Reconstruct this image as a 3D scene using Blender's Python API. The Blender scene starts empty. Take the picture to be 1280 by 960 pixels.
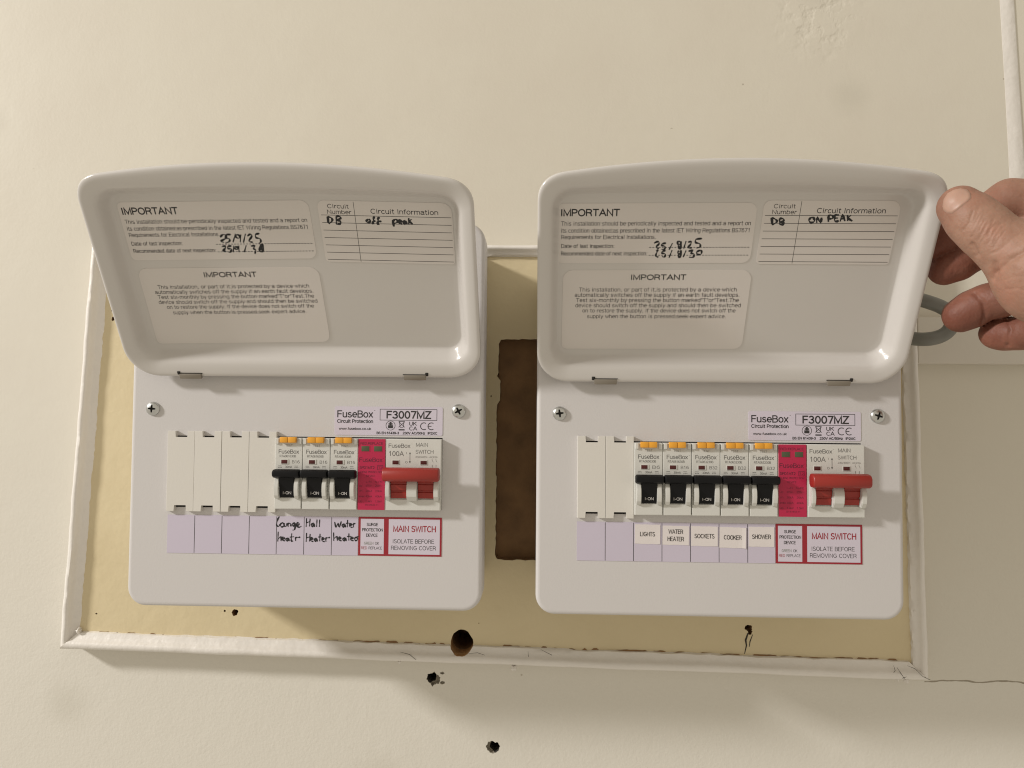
import bpy, bmesh, math, random
import numpy as np
from mathutils import Vector, Matrix
random.seed(7)
SC = bpy.context.scene
COL = SC.collection
S = 0.001                                   # everything below is written in millimetres
R = math.radians

# ------------------------------------------------------------------ camera
CAM = np.array([151.083, -491.954, 67.201])         # x right, y into the wall, z up
ROT = np.array([[0.99931163, -0.00813322, 0.03619556],
                [0.00674616, 0.99924429, 0.03827971],
                [-0.03647954, -0.03800918, 0.99861131]])   # rows: right, down, forward in (x, down, y)
FOC = 960.993
def w3(a): return Vector((a[0], a[2], -a[1]))
cd = bpy.data.cameras.new('camera'); cam = bpy.data.objects.new('camera', cd); COL.objects.link(cam)
rt, dn, fw = w3(ROT[0]), w3(ROT[1]), w3(ROT[2])
m = Matrix.Identity(4)
for i in range(3):
    m[i][0] = rt[i]; m[i][1] = -dn[i]; m[i][2] = -fw[i]; m[i][3] = CAM[i]*S
cam.matrix_world = m
cd.sensor_width = 36; cd.lens = FOC/1280*36; cd.clip_start = 0.01; cd.clip_end = 50
SC.camera = cam
def ray(px, py):
    d = ROT.T @ np.array([(px-640)/FOC, (py-480)/FOC, 1.0])
    return np.array([d[0], d[2], -d[1]])
def at(px, py, Y):                            # the point of the plane y = Y seen at that spot
    d = ray(px, py); t = (Y-CAM[1])/d[1]
    return CAM + t*d

# ------------------------------------------------------------------ light
SC.render.engine = 'CYCLES'
SC.view_settings.view_transform = 'Standard'; SC.view_settings.look = 'None'
SC.cycles.filter_width = 1.1
SC.view_settings.exposure = 0.0; SC.view_settings.gamma = 1.0
wd = bpy.data.worlds.new('World'); SC.world = wd; wd.use_nodes = True
bg = wd.node_tree.nodes['Background']
bg.inputs[0].default_value = (1.0, 0.90, 0.74, 1); bg.inputs[1].default_value = 0.55
ld = bpy.data.lights.new('ceiling_lamp', 'AREA'); ld.shape = 'RECTANGLE'
ld.size = 0.34; ld.size_y = 0.44; ld.energy = 160; ld.color = (1.0, 0.965, 0.93)
lamp = bpy.data.objects.new('ceiling_lamp', ld); COL.objects.link(lamp)
LP = Vector((-3.52, -1.58, 1.80)); TGT = Vector((0.13, 0.05, 0.06))
zax = (LP-TGT).normalized()                  # lamp shines along its own -z; long side runs out from the wall
yax = (Vector((0, 1, 0)) - zax*zax.y).normalized(); xax = yax.cross(zax)
lm = Matrix.Identity(4)
for i in range(3):
    lm[i][0] = xax[i]; lm[i][1] = yax[i]; lm[i][2] = zax[i]; lm[i][3] = LP[i]
lamp.matrix_world = lm

# ------------------------------------------------------------------ materials
def mat(name, col, rough=0.5, metal=0.0, spec=0.5, coat=0.0, sss=0.0, var=0.0, vscale=40, bump=0.0, bscale=400, bdist=0.0005):
    M = bpy.data.materials.new(name); M.use_nodes = True
    nt = M.node_tree; p = nt.nodes['Principled BSDF']
    p.inputs['Base Color'].default_value = (*col, 1); p.inputs['Roughness'].default_value = rough
    p.inputs['Metallic'].default_value = metal; p.inputs['Specular IOR Level'].default_value = spec
    p.inputs['Coat Weight'].default_value = coat
    if sss:
        p.inputs['Subsurface Weight'].default_value = sss
        p.inputs['Subsurface Radius'].default_value = (1, .35, .2); p.inputs['Subsurface Scale'].default_value = 0.004
    tc = nt.nodes.new('ShaderNodeTexCoord')
    if var:
        n = nt.nodes.new('ShaderNodeTexNoise'); n.inputs['Scale'].default_value = vscale; n.inputs['Detail'].default_value = 5
        nt.links.new(tc.outputs['Object'], n.inputs['Vector'])
        mx = nt.nodes.new('ShaderNodeMix'); mx.data_type = 'RGBA'
        mx.inputs[6].default_value = (*[c*(1-var) for c in col], 1); mx.inputs[7].default_value = (*[min(1, c*(1+var)) for c in col], 1)
        nt.links.new(n.outputs['Fac'], mx.inputs[0]); nt.links.new(mx.outputs[2], p.inputs['Base Color'])
    if bump:
        n = nt.nodes.new('ShaderNodeTexNoise'); n.inputs['Scale'].default_value = bscale; n.inputs['Detail'].default_value = 3
        nt.links.new(tc.outputs['Object'], n.inputs['Vector'])
        b = nt.nodes.new('ShaderNodeBump'); b.inputs['Strength'].default_value = bump; b.inputs['Distance'].default_value = bdist
        nt.links.new(n.outputs['Fac'], b.inputs['Height']); nt.links.new(b.outputs[0], p.inputs['Normal'])
    return M
M_cover = mat('powder_coated_steel', (.60, .58, .575), .42, var=.02, vscale=12, bump=.25, bscale=900, bdist=.0003)
M_base = mat('steel_back_box', (.56, .54, .50), .5)
M_lid = mat('glossy_lid_plastic', (.60, .575, .55), .2, coat=.25, var=.015, vscale=20, bump=.06, bscale=500, bdist=.0003)
M_blank = mat('blank_plastic', (.67, .645, .60), .42, bump=.1, bscale=700)
M_dev = mat('device_plastic', (.63, .625, .59), .38, bump=.08, bscale=900)
M_black = mat('black_toggle_plastic', (.005, .005, .006), .45, spec=.22)
M_dark = mat('dark_interior', (.02, .018, .016), .8)
M_orange = mat('orange_button_plastic', (.80, .37, .035), .38)
M_maroon = mat('maroon_flag', (.075, .008, .008), .35)
M_magenta = mat('magenta_label', (.46, .012, .065), .45, var=.04, vscale=60)
M_green = mat('green_flag', (.075, .09, .045), .35)
M_red = mat('red_handle_plastic', (.31, .024, .017), .4, bump=.05, bscale=500)
M_ink = mat('black_print', (.03, .027, .028), .6)
M_grey_ink = mat('grey_print', (.14, .135, .13), .6)
M_plum_ink = mat('plum_print', (.12, .008, .03), .6)
M_white_ink = mat('white_print', (.62, .6, .58), .6)
M_red_ink = mat('red_print', (.31, .012, .025), .55)
M_green_ink = mat('green_print', (.17, .20, .14), .55)
M_pen = mat('marker_ink', (.008, .008, .01), .45)
M_lilac = mat('lilac_paper', (.565, .515, .62), .5, var=.025, vscale=30)
M_lilac2 = mat('pale_lilac_paper', (.62, .57, .66), .45, var=.02, vscale=30)
M_sticker = mat('satin_paper_sticker', (.67, .63, .60), .36, var=.02, vscale=25, bump=.08, bscale=120, bdist=.0006)
M_tape = mat('white_tape_paper', (.72, .67, .66), .6, var=.03, vscale=80)
M_screw = mat('zinc_screw', (.62, .63, .62), .28, metal=1.0, var=.15, vscale=300)
M_pin = mat('steel_pin', (.27, .24, .20), .35, metal=.35)
M_raw = mat('raw_wood', (.42, .24, .10), .85, var=.3, vscale=120, bump=.8, bscale=300, bdist=.001)
M_cable = mat('grey_cable_sheath', (.20, .20, .18), .5, var=.08, vscale=60, bump=.1, bscale=300)
M_white_paint = mat('white_gloss_paint', (.77, .735, .69), .4, var=.05, vscale=45, bump=.55, bscale=130, bdist=.0012)
M_rail = mat('white_rail_paint', (.66, .62, .55), .45, var=.04, vscale=30, bump=.3, bscale=90, bdist=.001)
M_hole = mat('hole_dirt', (.05, .042, .034), .9, var=.5, vscale=300, bump=1, bscale=500, bdist=.002)
M_wood = mat('raw_brown_board', (.24, .135, .06), .8, var=.5, vscale=70, bump=.5, bscale=200, bdist=.001)
M_nail = mat('fingernail', (.43, .265, .20), .42, spec=.4, sss=.1, var=.12, vscale=160, bump=.15, bscale=300)

def wall_material():
    M = mat('cream_wall_paint', (.70, .65, .52), .55)
    nt = M.node_tree; N = nt.nodes; Lk = nt.links.new; p = N['Principled BSDF']
    tc = N.new('ShaderNodeTexCoord')
    def noise(scale, det=4, rough=.55, vec=None):
        n = N.new('ShaderNodeTexNoise'); n.inputs['Scale'].default_value = scale; n.inputs['Detail'].default_value = det
        n.inputs['Roughness'].default_value = rough; Lk(vec or tc.outputs['Object'], n.inputs['Vector']); return n.outputs['Fac']
    def math_(op, a, b=None, c=None):
        n = N.new('ShaderNodeMath'); n.operation = op
        for i, v in enumerate((a, b, c)):
            if v is None: continue
            if isinstance(v, (int, float)): n.inputs[i].default_value = v
            else: Lk(v, n.inputs[i])
        return n.outputs[0]
    # faint uneven paint, patches a few centimetres wide
    mx = N.new('ShaderNodeMix'); mx.data_type = 'RGBA'
    mx.inputs[6].default_value = (.655, .605, .515, 1); mx.inputs[7].default_value = (.71, .675, .58, 1)
    Lk(noise(14, 5, .6), mx.inputs[0])
    # whiter later coat low on the wall
    sep = N.new('ShaderNodeSeparateXYZ'); Lk(tc.outputs['Object'], sep.inputs[0])
    zz = math_('ADD', sep.outputs['Z'], math_('MULTIPLY', noise(9, 3), .05))
    mr = N.new('ShaderNodeMapRange'); mr.inputs[1].default_value = .25; mr.inputs[2].default_value = -.10
    Lk(zz, mr.inputs[0])
    mx2 = N.new('ShaderNodeMix'); mx2.data_type = 'RGBA'; mx2.inputs[7].default_value = (.70, .67, .60, 1)
    Lk(mr.outputs[0], mx2.inputs[0]); Lk(mx.outputs[2], mx2.inputs[6])
    # the lower right stretch is given a darker, duller tone down to the crack
    czz = math_('ADD', math_('MULTIPLY', noise(22, 3), .012), -.1345)
    tmp_ = math_('MULTIPLY', math_('MULTIPLY', math_('GREATER_THAN', sep.outputs['Z'], czz), math_('LESS_THAN', sep.outputs['Z'], .12)), math_('GREATER_THAN', sep.outputs['X'], .43))
    mxo = N.new('ShaderNodeMix'); mxo.data_type = 'RGBA'; mxo.inputs[7].default_value = (.57, .525, .41, 1)
    Lk(math_('MULTIPLY', tmp_, .2), mxo.inputs[0]); Lk(mx2.outputs[2], mxo.inputs[6]); mx2 = mxo
    # hairline crack in the plaster low on the right
    cz = math_('ADD', math_('MULTIPLY', noise(22, 3), .012), -.1345)
    dz = math_('ABSOLUTE', math_('SUBTRACT', sep.outputs['Z'], cz))
    line = math_('MULTIPLY', math_('LESS_THAN', dz, math_('MULTIPLY', noise(160, 2), .0011)), math_('GREATER_THAN', sep.outputs['X'], .438))
    mx3 = N.new('ShaderNodeMix'); mx3.data_type = 'RGBA'; mx3.inputs[7].default_value = (.22, .18, .12, 1)
    Lk(math_('MULTIPLY', line, .8), mx3.inputs[0]); Lk(mx2.outputs[2], mx3.inputs[6])
    # small specks
    vo = N.new('ShaderNodeTexVoronoi'); vo.inputs['Scale'].default_value = 26; Lk(tc.outputs['Object'], vo.inputs['Vector'])
    sp = math_('MULTIPLY', math_('LESS_THAN', vo.outputs['Distance'], .022), math_('GREATER_THAN', noise(31), .56))
    mx4 = N.new('ShaderNodeMix'); mx4.data_type = 'RGBA'; mx4.inputs[7].default_value = (.36, .31, .23, 1)
    Lk(math_('MULTIPLY', sp, .6), mx4.inputs[0]); Lk(mx3.outputs[2], mx4.inputs[6])
    # a few faint rubbed smudges
    last = mx4.outputs[2]
    for sx, sz, sr in ((-.212, -.160, .030), (.388, .312, .026), (-.288, .297, .022), (.365, .398, .030), (.03, -.21, .03)):
        m_ = N.new('ShaderNodeMapping'); m_.inputs['Location'].default_value = (-sx, 0, -sz); m_.inputs['Scale'].default_value = (1, 0, 1); Lk(tc.outputs['Object'], m_.inputs['Vector'])
        l_ = N.new('ShaderNodeVectorMath'); l_.operation = 'LENGTH'; Lk(m_.outputs[0], l_.inputs[0])
        r_ = N.new('ShaderNodeMapRange'); r_.interpolation_type = 'SMOOTHSTEP'; r_.inputs[1].default_value = sr; r_.inputs[2].default_value = sr*.2; Lk(math_('ADD', l_.outputs['Value'], math_('MULTIPLY', noise(60, 3), .008)), r_.inputs[0])
        x_ = N.new('ShaderNodeMix'); x_.data_type = 'RGBA'; x_.inputs[7].default_value = (.50, .47, .39, 1); Lk(math_('MULTIPLY', r_.outputs[0], .28), x_.inputs[0]); Lk(last, x_.inputs[6]); last = x_.outputs[2]
    Lk(last, p.inputs['Base Color'])
    # roller stipple, slow waves, and a flaked patch high on the right
    st = N.new('ShaderNodeMapRange'); st.inputs[1].default_value = .12; st.inputs[2].default_value = -.12; st.inputs[3].default_value = .55; st.inputs[4].default_value = 1.25; Lk(zz, st.inputs[0])
    h = math_('MULTIPLY', math_('ADD', math_('MULTIPLY', noise(420, 3), .15), math_('MULTIPLY', math_('MULTIPLY', noise(90, 4), noise(11, 3)), .42)), st.outputs[0])
    h = math_('ADD', h, math_('MULTIPLY', noise(12, 2), .5))
    mp = N.new('ShaderNodeMapping'); mp.inputs['Location'].default_value = (-.364, 0, -.376); mp.inputs['Scale'].default_value = (1, 0, 1); Lk(tc.outputs['Object'], mp.inputs['Vector'])
    vl = N.new('ShaderNodeVectorMath'); vl.operation = 'LENGTH'; Lk(mp.outputs[0], vl.inputs[0])
    mask = N.new('ShaderNodeMapRange'); mask.inputs[1].default_value = .042; mask.inputs[2].default_value = .015; Lk(vl.outputs['Value'], mask.inputs[0])
    nz = N.new('ShaderNodeTexNoise'); nz.inputs['Scale'].default_value = 85; nz.inputs['Detail'].default_value = 3; Lk(tc.outputs['Object'], nz.inputs['Vector'])
    fl = math_('SMOOTH_MIN', math_('MULTIPLY', math_('SUBTRACT', nz.outputs['Fac'], .5), 9), .35, .2)
    h = math_('ADD', h, math_('MULTIPLY', math_('MULTIPLY', fl, mask.outputs[0]), .3))
    b = N.new('ShaderNodeBump'); b.inputs['Strength'].default_value = .8; b.inputs['Distance'].default_value = .0012
    Lk(h, b.inputs['Height']); Lk(b.outputs[0], p.inputs['Normal'])
    return M
M_wall = wall_material()

def board_material():
    M = mat('cream_yellow_board_paint', (.66, .53, .28), .42)
    nt = M.node_tree; N = nt.nodes; Lk = nt.links.new; p = N['Principled BSDF']
    tc = N.new('ShaderNodeTexCoord')
    n = N.new('ShaderNodeTexNoise'); n.inputs['Scale'].default_value = 18; n.inputs['Detail'].default_value = 6; Lk(tc.outputs['Object'], n.inputs['Vector'])
    mx = N.new('ShaderNodeMix'); mx.data_type = 'RGBA'; mx.inputs[6].default_value = (.62, .52, .325, 1); mx.inputs[7].default_value = (.72, .62, .41, 1)
    Lk(n.outputs['Fac'], mx.inputs[0])
    vo = N.new('ShaderNodeTexVoronoi'); vo.inputs['Scale'].default_value = 55; Lk(tc.outputs['Object'], vo.inputs['Vector'])
    n3 = N.new('ShaderNodeTexNoise'); n3.inputs['Scale'].default_value = 20; Lk(tc.outputs['Object'], n3.inputs['Vector'])
    a = N.new('ShaderNodeMath'); a.operation = 'LESS_THAN'; a.inputs[1].default_value = .035; Lk(vo.outputs['Distance'], a.inputs[0])
    c = N.new('ShaderNodeMath'); c.operation = 'GREATER_THAN'; c.inputs[1].default_value = .6; Lk(n3.outputs['Fac'], c.inputs[0])
    d = N.new('ShaderNodeMath'); d.operation = 'MULTIPLY'; Lk(a.outputs[0], d.inputs[0]); Lk(c.outputs[0], d.inputs[1])
    mx2 = N.new('ShaderNodeMix'); mx2.data_type = 'RGBA'; mx2.inputs[7].default_value = (.28, .19, .08, 1); Lk(mx.outputs[2], mx2.inputs[6]); Lk(d.outputs[0], mx2.inputs[0])
    Lk(mx2.outputs[2], p.inputs['Base Color'])
    n2 = N.new('ShaderNodeTexNoise'); n2.inputs['Scale'].default_value = 110; n2.inputs['Detail'].default_value = 5; Lk(tc.outputs['Object'], n2.inputs['Vector'])
    b = N.new('ShaderNodeBump'); b.inputs['Strength'].default_value = .5; b.inputs['Distance'].default_value = .001
    Lk(n2.outputs['Fac'], b.inputs['Height']); Lk(b.outputs[0], p.inputs['Normal'])
    return M
M_board = board_material()

# ------------------------------------------------------------------ mesh helpers
class MB:
    """Collects geometry (mm) for ONE mesh object."""
    def __init__(s): s.v = []; s.f = []; s.m = []
    def add(s, verts, faces, mi=0):
        o = len(s.v); s.v += [tuple(v) for v in verts]
        s.f += [tuple(i+o for i in f) for f in faces]; s.m += [mi]*len(faces)
    def box(s, x0, x1, y0, y1, z0, z1, mi=0, b=0.0):
        """box with bevelled edges (chamfer b)"""
        if b <= 0:
            v = [(x, y, z) for x in (x0, x1) for y in (y0, y1) for z in (z0, z1)]
            s.add(v, [(0, 1, 3, 2), (4, 6, 7, 5), (0, 4, 5, 1), (2, 3, 7, 6), (0, 2, 6, 4), (1, 5, 7, 3)], mi); return
        bm = bmesh.new(); bmesh.ops.create_cube(bm, size=1)
        for q in bm.verts: q.co = ((x0+x1)/2+q.co.x*(x1-x0), (y0+y1)/2+q.co.y*(y1-y0), (z0+z1)/2+q.co.z*(z1-z0))
        bmesh.ops.bevel(bm, geom=bm.edges[:], offset=b, segments=2, affect='EDGES', profile=.5)
        s.bm(bm, mi)
    def bm(s, bm, mi=0):
        bmesh.ops.recalc_face_normals(bm, faces=bm.faces[:]); bm.verts.index_update()
        s.add([q.co[:] for q in bm.verts], [[q.index for q in f.verts] for f in bm.faces], mi); bm.free()
    def prism(s, poly, y0, y1, mi=0, b=0.0):
        """(x,z) polygon given counter-clockwise from the viewer, front at y0 (nearer), back at y1"""
        n = len(poly)
        bm = bmesh.new()
        f = [bm.verts.new((x, y0, z)) for x, z in poly]; k = [bm.verts.new((x, y1, z)) for x, z in poly]
        ff = bm.faces.new(f); bm.faces.new(k[::-1])
        for i in range(n): bm.faces.new((f[i], k[i], k[(i+1) % n], f[(i+1) % n]))
        if b > 0: bmesh.ops.bevel(bm, geom=list(ff.edges), offset=b, segments=2, affect='EDGES', profile=.5)
        s.bm(bm, mi)
    def loft(s, rings, mi=0, cap0=False, cap1=False, closed=True):
        n = len(rings[0]); v = [p for r in rings for p in r]; f = []
        for a in range(len(rings)-1):
            for i in range(n if closed else n-1):
                j = (i+1) % n
                f.append((a*n+i, a*n+j, (a+1)*n+j, (a+1)*n+i))
        if cap0: f.append(tuple(range(n))[::-1])
        if cap1: f.append(tuple((len(rings)-1)*n+i for i in range(n)))
        s.add(v, f, mi)
    def tube(s, pts, r, n=8, mi=0, flat=None):
        """tube along pts; flat = half thickness along y (marker strokes lying on a face)"""
        P = [np.array(p, float) for p in pts]; rings = []
        for i, p in enumerate(P):
            t = P[min(i+1, len(P)-1)]-P[max(i-1, 0)]; t /= (np.linalg.norm(t)+1e-9)
            up = np.array([0, -1., 0]) if abs(t[1]) < .9 else np.array([1., 0, 0])
            a = np.cross(t, up); a /= (np.linalg.norm(a)+1e-9); b = np.cross(a, t)
            rb = flat if flat else (r if np.isscalar(r) else r[i]); ra = r if np.isscalar(r) else r[i]
            rings.append([p+ra*math.cos(2*math.pi*k/n)*a+rb*math.sin(2*math.pi*k/n)*b for k in range(n)])
        s.loft(rings, mi, True, True)
    def build(s, name, mats, parent=None, loc=(0, 0, 0), smooth=30):
        me = bpy.data.meshes.new(name)
        me.from_pydata([(a*S, b*S, c*S) for a, b, c in s.v], [], s.f)
        for M in (mats if isinstance(mats, (list, tuple)) else [mats]): me.materials.append(M)
        me.polygons.foreach_set('material_index', s.m); me.update()
        if smooth:
            me.polygons.foreach_set('use_smooth', [True]*len(s.f)); me.set_sharp_from_angle(angle=R(smooth))
        o = bpy.data.objects.new(name, me); COL.objects.link(o)
        o.location = [c*S for c in loc]
        if parent: o.parent = parent
        return o
def empty(name, loc, label, cat, group=None):
    o = bpy.data.objects.new(name, None); COL.objects.link(o); o.location = [c*S for c in loc]
    o.empty_display_size = .02; tag(o, label, cat, group); return o
def tag(o, label=None, cat=None, group=None, kind=None):
    if label: o['label'] = label
    if cat: o['category'] = cat
    if group: o['group'] = group
    if kind: o['kind'] = kind
def copy_part(o, parent, loc):
    """copy of a part with its sub-parts"""
    c = o.copy(); COL.objects.link(c); c.parent = parent; c.location = [q*S for q in loc]
    for ch in list(o.children):
        g = ch.copy(); COL.objects.link(g); g.parent = c
    return c
def rrect(x0, x1, z0, z1, r, n=6):
    if not isinstance(r, (list, tuple)): r = [r]*4          # BL BR TR TL
    out = []
    for (cx, cz, a0, q) in ((x0+r[0], z0+r[0], 180, r[0]), (x1-r[1], z0+r[1], 270, r[1]), (x1-r[2], z1-r[2], 0, r[2]), (x0+r[3], z1-r[3], 90, r[3])):
        for k in range(n+1):
            a = R(a0+90*k/n); out.append((cx+q*math.cos(a), cz+q*math.sin(a)))
    return out
def _arc(cx, cy, rx, ry, a0, a1, n=None):
    n = n or max(3, int(abs(a1-a0)/30)); return [(cx+rx*math.cos(R(a0+(a1-a0)*k/n)), cy+ry*math.sin(R(a0+(a1-a0)*k/n))) for k in range(n+1)]
X_ = .74
def _glyph_table():
    A = _arc; x = X_; h = x/2; G = {}
    def g(c, w_, *st): G[c] = (w_, [list(q) for q in st])
    bowl = A(.29, h, .25, h, 0, 360, 14)
    g('A', .74, [(.02, 0), (.37, 1), (.72, 0)], [(.14, .34), (.60, .34)])
    g('B', .66, [(.4, .53), (.06, .53), (.06, 1), (.38, 1)]+A(.38, .765, .2, .235, 90, -90), [(.06, .53), (.06, 0), (.40, 0)]+A(.40, .265, .23, .265, -90, 90))
    g('C', .74, A(.40, .5, .35, .5, 48, 312)); g('D', .72, [(.06, 0), (.06, 1), (.32, 1)]+A(.32, .5, .35, .5, 90, -90)+[(.06, 0)])
    g('E', .62, [(.58, 1), (.06, 1), (.06, 0), (.60, 0)], [(.06, .53), (.54, .53)]); g('F', .58, [(.56, 1), (.06, 1), (.06, 0)], [(.06, .52), (.5, .52)])
    g('G', .78, A(.40, .5, .35, .5, 48, 340)+[(.74, .46), (.44, .46)]); g('H', .72, [(.06, 0), (.06, 1)], [(.66, 0), (.66, 1)], [(.06, .53), (.66, .53)])
    g('I', .22, [(.11, 0), (.11, 1)]); g('J', .52, [(.44, 1), (.44, .26)]+A(.24, .24, .2, .24, 0, -180)); g('K', .68, [(.06, 0), (.06, 1)], [(.62, 1), (.08, .40)], [(.26, .58), (.66, 0)])
    g('L', .56, [(.06, 1), (.06, 0), (.54, 0)]); g('M', .84, [(.06, 0), (.06, 1), (.42, .08), (.78, 1), (.78, 0)]); g('N', .72, [(.06, 0), (.06, 1), (.66, 0), (.66, 1)])
    g('O', .80, A(.40, .5, .36, .5, 0, 360, 16)); g('P', .64, [(.06, 0), (.06, 1), (.36, 1)]+A(.36, .73, .24, .27, 90, -90)+[(.06, .46)])
    g('Q', .80, A(.40, .5, .36, .5, 0, 360, 16), [(.5, .22), (.74, -.04)]); g('R', .70, [(.06, 0), (.06, 1), (.38, 1)]+A(.38, .745, .24, .255, 90, -90)+[(.06, .49)], [(.38, .49), (.56, .34), (.62, 0)])
    g('S', .66, A(.33, .755, .25, .245, 30, 262)+A(.33, .255, .28, .255, 82, -160)); g('T', .64, [(.02, 1), (.62, 1)], [(.32, 1), (.32, 0)])
    g('U', .72, [(.06, 1), (.06, .32)]+A(.36, .3, .3, .3, 180, 360)+[(.66, 1)]); g('V', .68, [(.02, 1), (.34, 0), (.66, 1)]); g('W', .96, [(.02, 1), (.24, 0), (.48, .92), (.72, 0), (.94, 1)])
    g('X', .68, [(.04, 0), (.64, 1)], [(.04, 1), (.64, 0)]); g('Y', .68, [(.02, 1), (.34, .44), (.34, 0)], [(.34, .44), (.66, 1)]); g('Z', .64, [(.05, 1), (.60, 1), (.04, 0), (.62, 0)])
    g('a', .56, A(.27, .52, .21, .22, 160, 0)+[(.48, .08), (.54, 0)], A(.26, .2, .22, .2, 60, 300)+[(.48, .16), (.48, .40), (.3, .42)])
    g('b', .58, [(.06, 0), (.06, 1)], bowl); g('c', .52, A(.29, h, .25, h, 50, 310)); g('d', .58, [(.52, 0), (.52, 1)], bowl)
    g('e', .56, [(.05, h), (.53, h)]+A(.29, h, .25, h, 8, 312)); g('f', .32, A(.30, .80, .16, .2, 90, 180)+[(.14, 0)], [(.02, x), (.30, x)])
    g('g', .58, bowl, [(.52, x), (.52, -.08)]+A(.29, -.08, .23, .18, 0, -150)); g('h', .56, [(.06, 0), (.06, 1)], A(.28, .5, .22, .24, 180, 0)+[(.50, 0)])
    g('i', .22, [(.11, 0), (.11, x)], [(.11, .92), (.11, 1.0)]); g('j', .22, [(.11, x), (.11, -.16), (.0, -.24)], [(.11, .92), (.11, 1.0)]); g('k', .52, [(.06, 0), (.06, 1)], [(.46, x), (.08, .28)], [(.2, .42), (.5, 0)])
    g('l', .22, [(.11, 0), (.11, 1)]); g('m', .86, [(.06, 0), (.06, x)], A(.25, .52, .19, .22, 180, 0)+[(.44, 0)], A(.63, .52, .19, .22, 180, 0)+[(.82, 0)])
    g('n', .56, [(.06, 0), (.06, x)], A(.28, .5, .22, .24, 180, 0)+[(.50, 0)]); g('o', .58, bowl); g('p', .58, [(.06, x), (.06, -.26)], bowl); g('q', .58, [(.52, x), (.52, -.26)], bowl)
    g('r', .36, [(.06, 0), (.06, x)], A(.32, .44, .26, .28, 180, 80)); g('s', .50, A(.25, .555, .18, .185, 30, 262)+A(.25, .19, .21, .19, 82, -160)); g('t', .32, [(.14, .94), (.14, .14), (.2, .01), (.31, .01)], [(.02, x), (.30, x)])
    g('u', .56, [(.06, x), (.06, .24)]+A(.28, .24, .22, .24, 180, 360), [(.50, x), (.50, 0)]); g('v', .50, [(.02, x), (.25, 0), (.48, x)]); g('w', .74, [(.02, x), (.19, 0), (.37, .68), (.55, 0), (.72, x)])
    g('x', .50, [(.03, 0), (.47, x)], [(.03, x), (.47, 0)]); g('y', .50, [(.02, x), (.26, 0)], [(.48, x), (.22, -.18), (.06, -.24)]); g('z', .48, [(.04, x), (.44, x), (.03, 0), (.46, 0)])
    g('0', .60, A(.30, .5, .25, .5, 0, 360, 14)); g('1', .60, [(.14, .78), (.34, 1), (.34, 0)]); g('2', .60, A(.30, .72, .24, .28, 160, -40)+[(.05, 0), (.56, 0)]); g('3', .60, A(.28, .76, .22, .24, 150, -80)+A(.28, .26, .26, .26, 80, -155))
    g('4', .60, [(.44, 0), (.44, 1), (.03, .27), (.58, .27)]); g('5', .60, [(.52, 1), (.14, 1), (.09, .50)]+A(.29, .33, .26, .33, 130, -150)); g('6', .60, A(.34, .62, .27, .38, 50, 180)+[(.06, .3)], A(.31, .32, .25, .32, 0, 360, 12))
    g('7', .60, [(.04, 1), (.55, 1), (.22, 0)]); g('8', .60, A(.30, .76, .21, .24, 0, 360, 12), A(.30, .27, .26, .27, 0, 360, 12)); g('9', .60, A(.29, .68, .25, .32, 0, 360, 12), [(.54, .7)]+A(.26, .38, .28, .38, 0, -130))
    g('.', .26, [(.13, -.01), (.13, .09)]); g(',', .26, [(.14, .08), (.10, -.12)]); g(':', .26, [(.13, -.01), (.13, .09)], [(.13, .62), (.13, .72)]); g('-', .40, [(.06, .38), (.34, .38)]); g('/', .40, [(.02, -.05), (.38, 1.03)])
    g('"', .34, [(.10, .72), (.10, 1)], [(.24, .72), (.24, 1)]); g('~', .60, [(.05, .4), (.18, .5), (.42, .34), (.55, .44)]); g('\\', .40, [(.02, 1.03), (.38, -.05)]); g(' ', .30); g('•', .3, A(.15, .5, .07, .07, 0, 360, 8))
    return G
GLY = _glyph_table()
CAP = 1.0
def _ribbon(P, t):
    """a pen stroke of half width t as a quad strip with mitred joints and square ends"""
    Q = [P[0]]
    for p in P[1:]:
        if math.hypot(p[0]-Q[-1][0], p[1]-Q[-1][1]) > 1e-4: Q.append(p)
    if len(Q) < 2: return [], []
    closed = math.hypot(Q[0][0]-Q[-1][0], Q[0][1]-Q[-1][1]) < 1e-3
    n = len(Q); D = []
    for a, b in zip(Q[:-1], Q[1:]):
        l = math.hypot(b[0]-a[0], b[1]-a[1]); D.append(((b[0]-a[0])/l, (b[1]-a[1])/l))
    V = []
    for i in range(n):
        d0 = D[i-1] if i > 0 else (D[-1] if closed else D[0]); d1 = D[i] if i < n-1 else (D[0] if closed else D[-1])
        n0, n1 = (-d0[1], d0[0]), (-d1[1], d1[0]); mx, my = n0[0]+n1[0], n0[1]+n1[1]; l = math.hypot(mx, my)
        if l < .15: mx, my, k = n1[0], n1[1], 1
        else: mx, my = mx/l, my/l; k = min(1/max(mx*n1[0]+my*n1[1], .35), 2.2)
        x, y = Q[i]
        if not closed and i == 0: x -= D[0][0]*t*.6; y -= D[0][1]*t*.6
        if not closed and i == n-1: x += D[-1][0]*t*.6; y += D[-1][1]*t*.6
        V += [(x-mx*t*k, y-my*t*k), (x+mx*t*k, y+my*t*k)]
    return V, [(2*i, 2*i+2, 2*i+3, 2*i+1) for i in range(n-1)]
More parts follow.
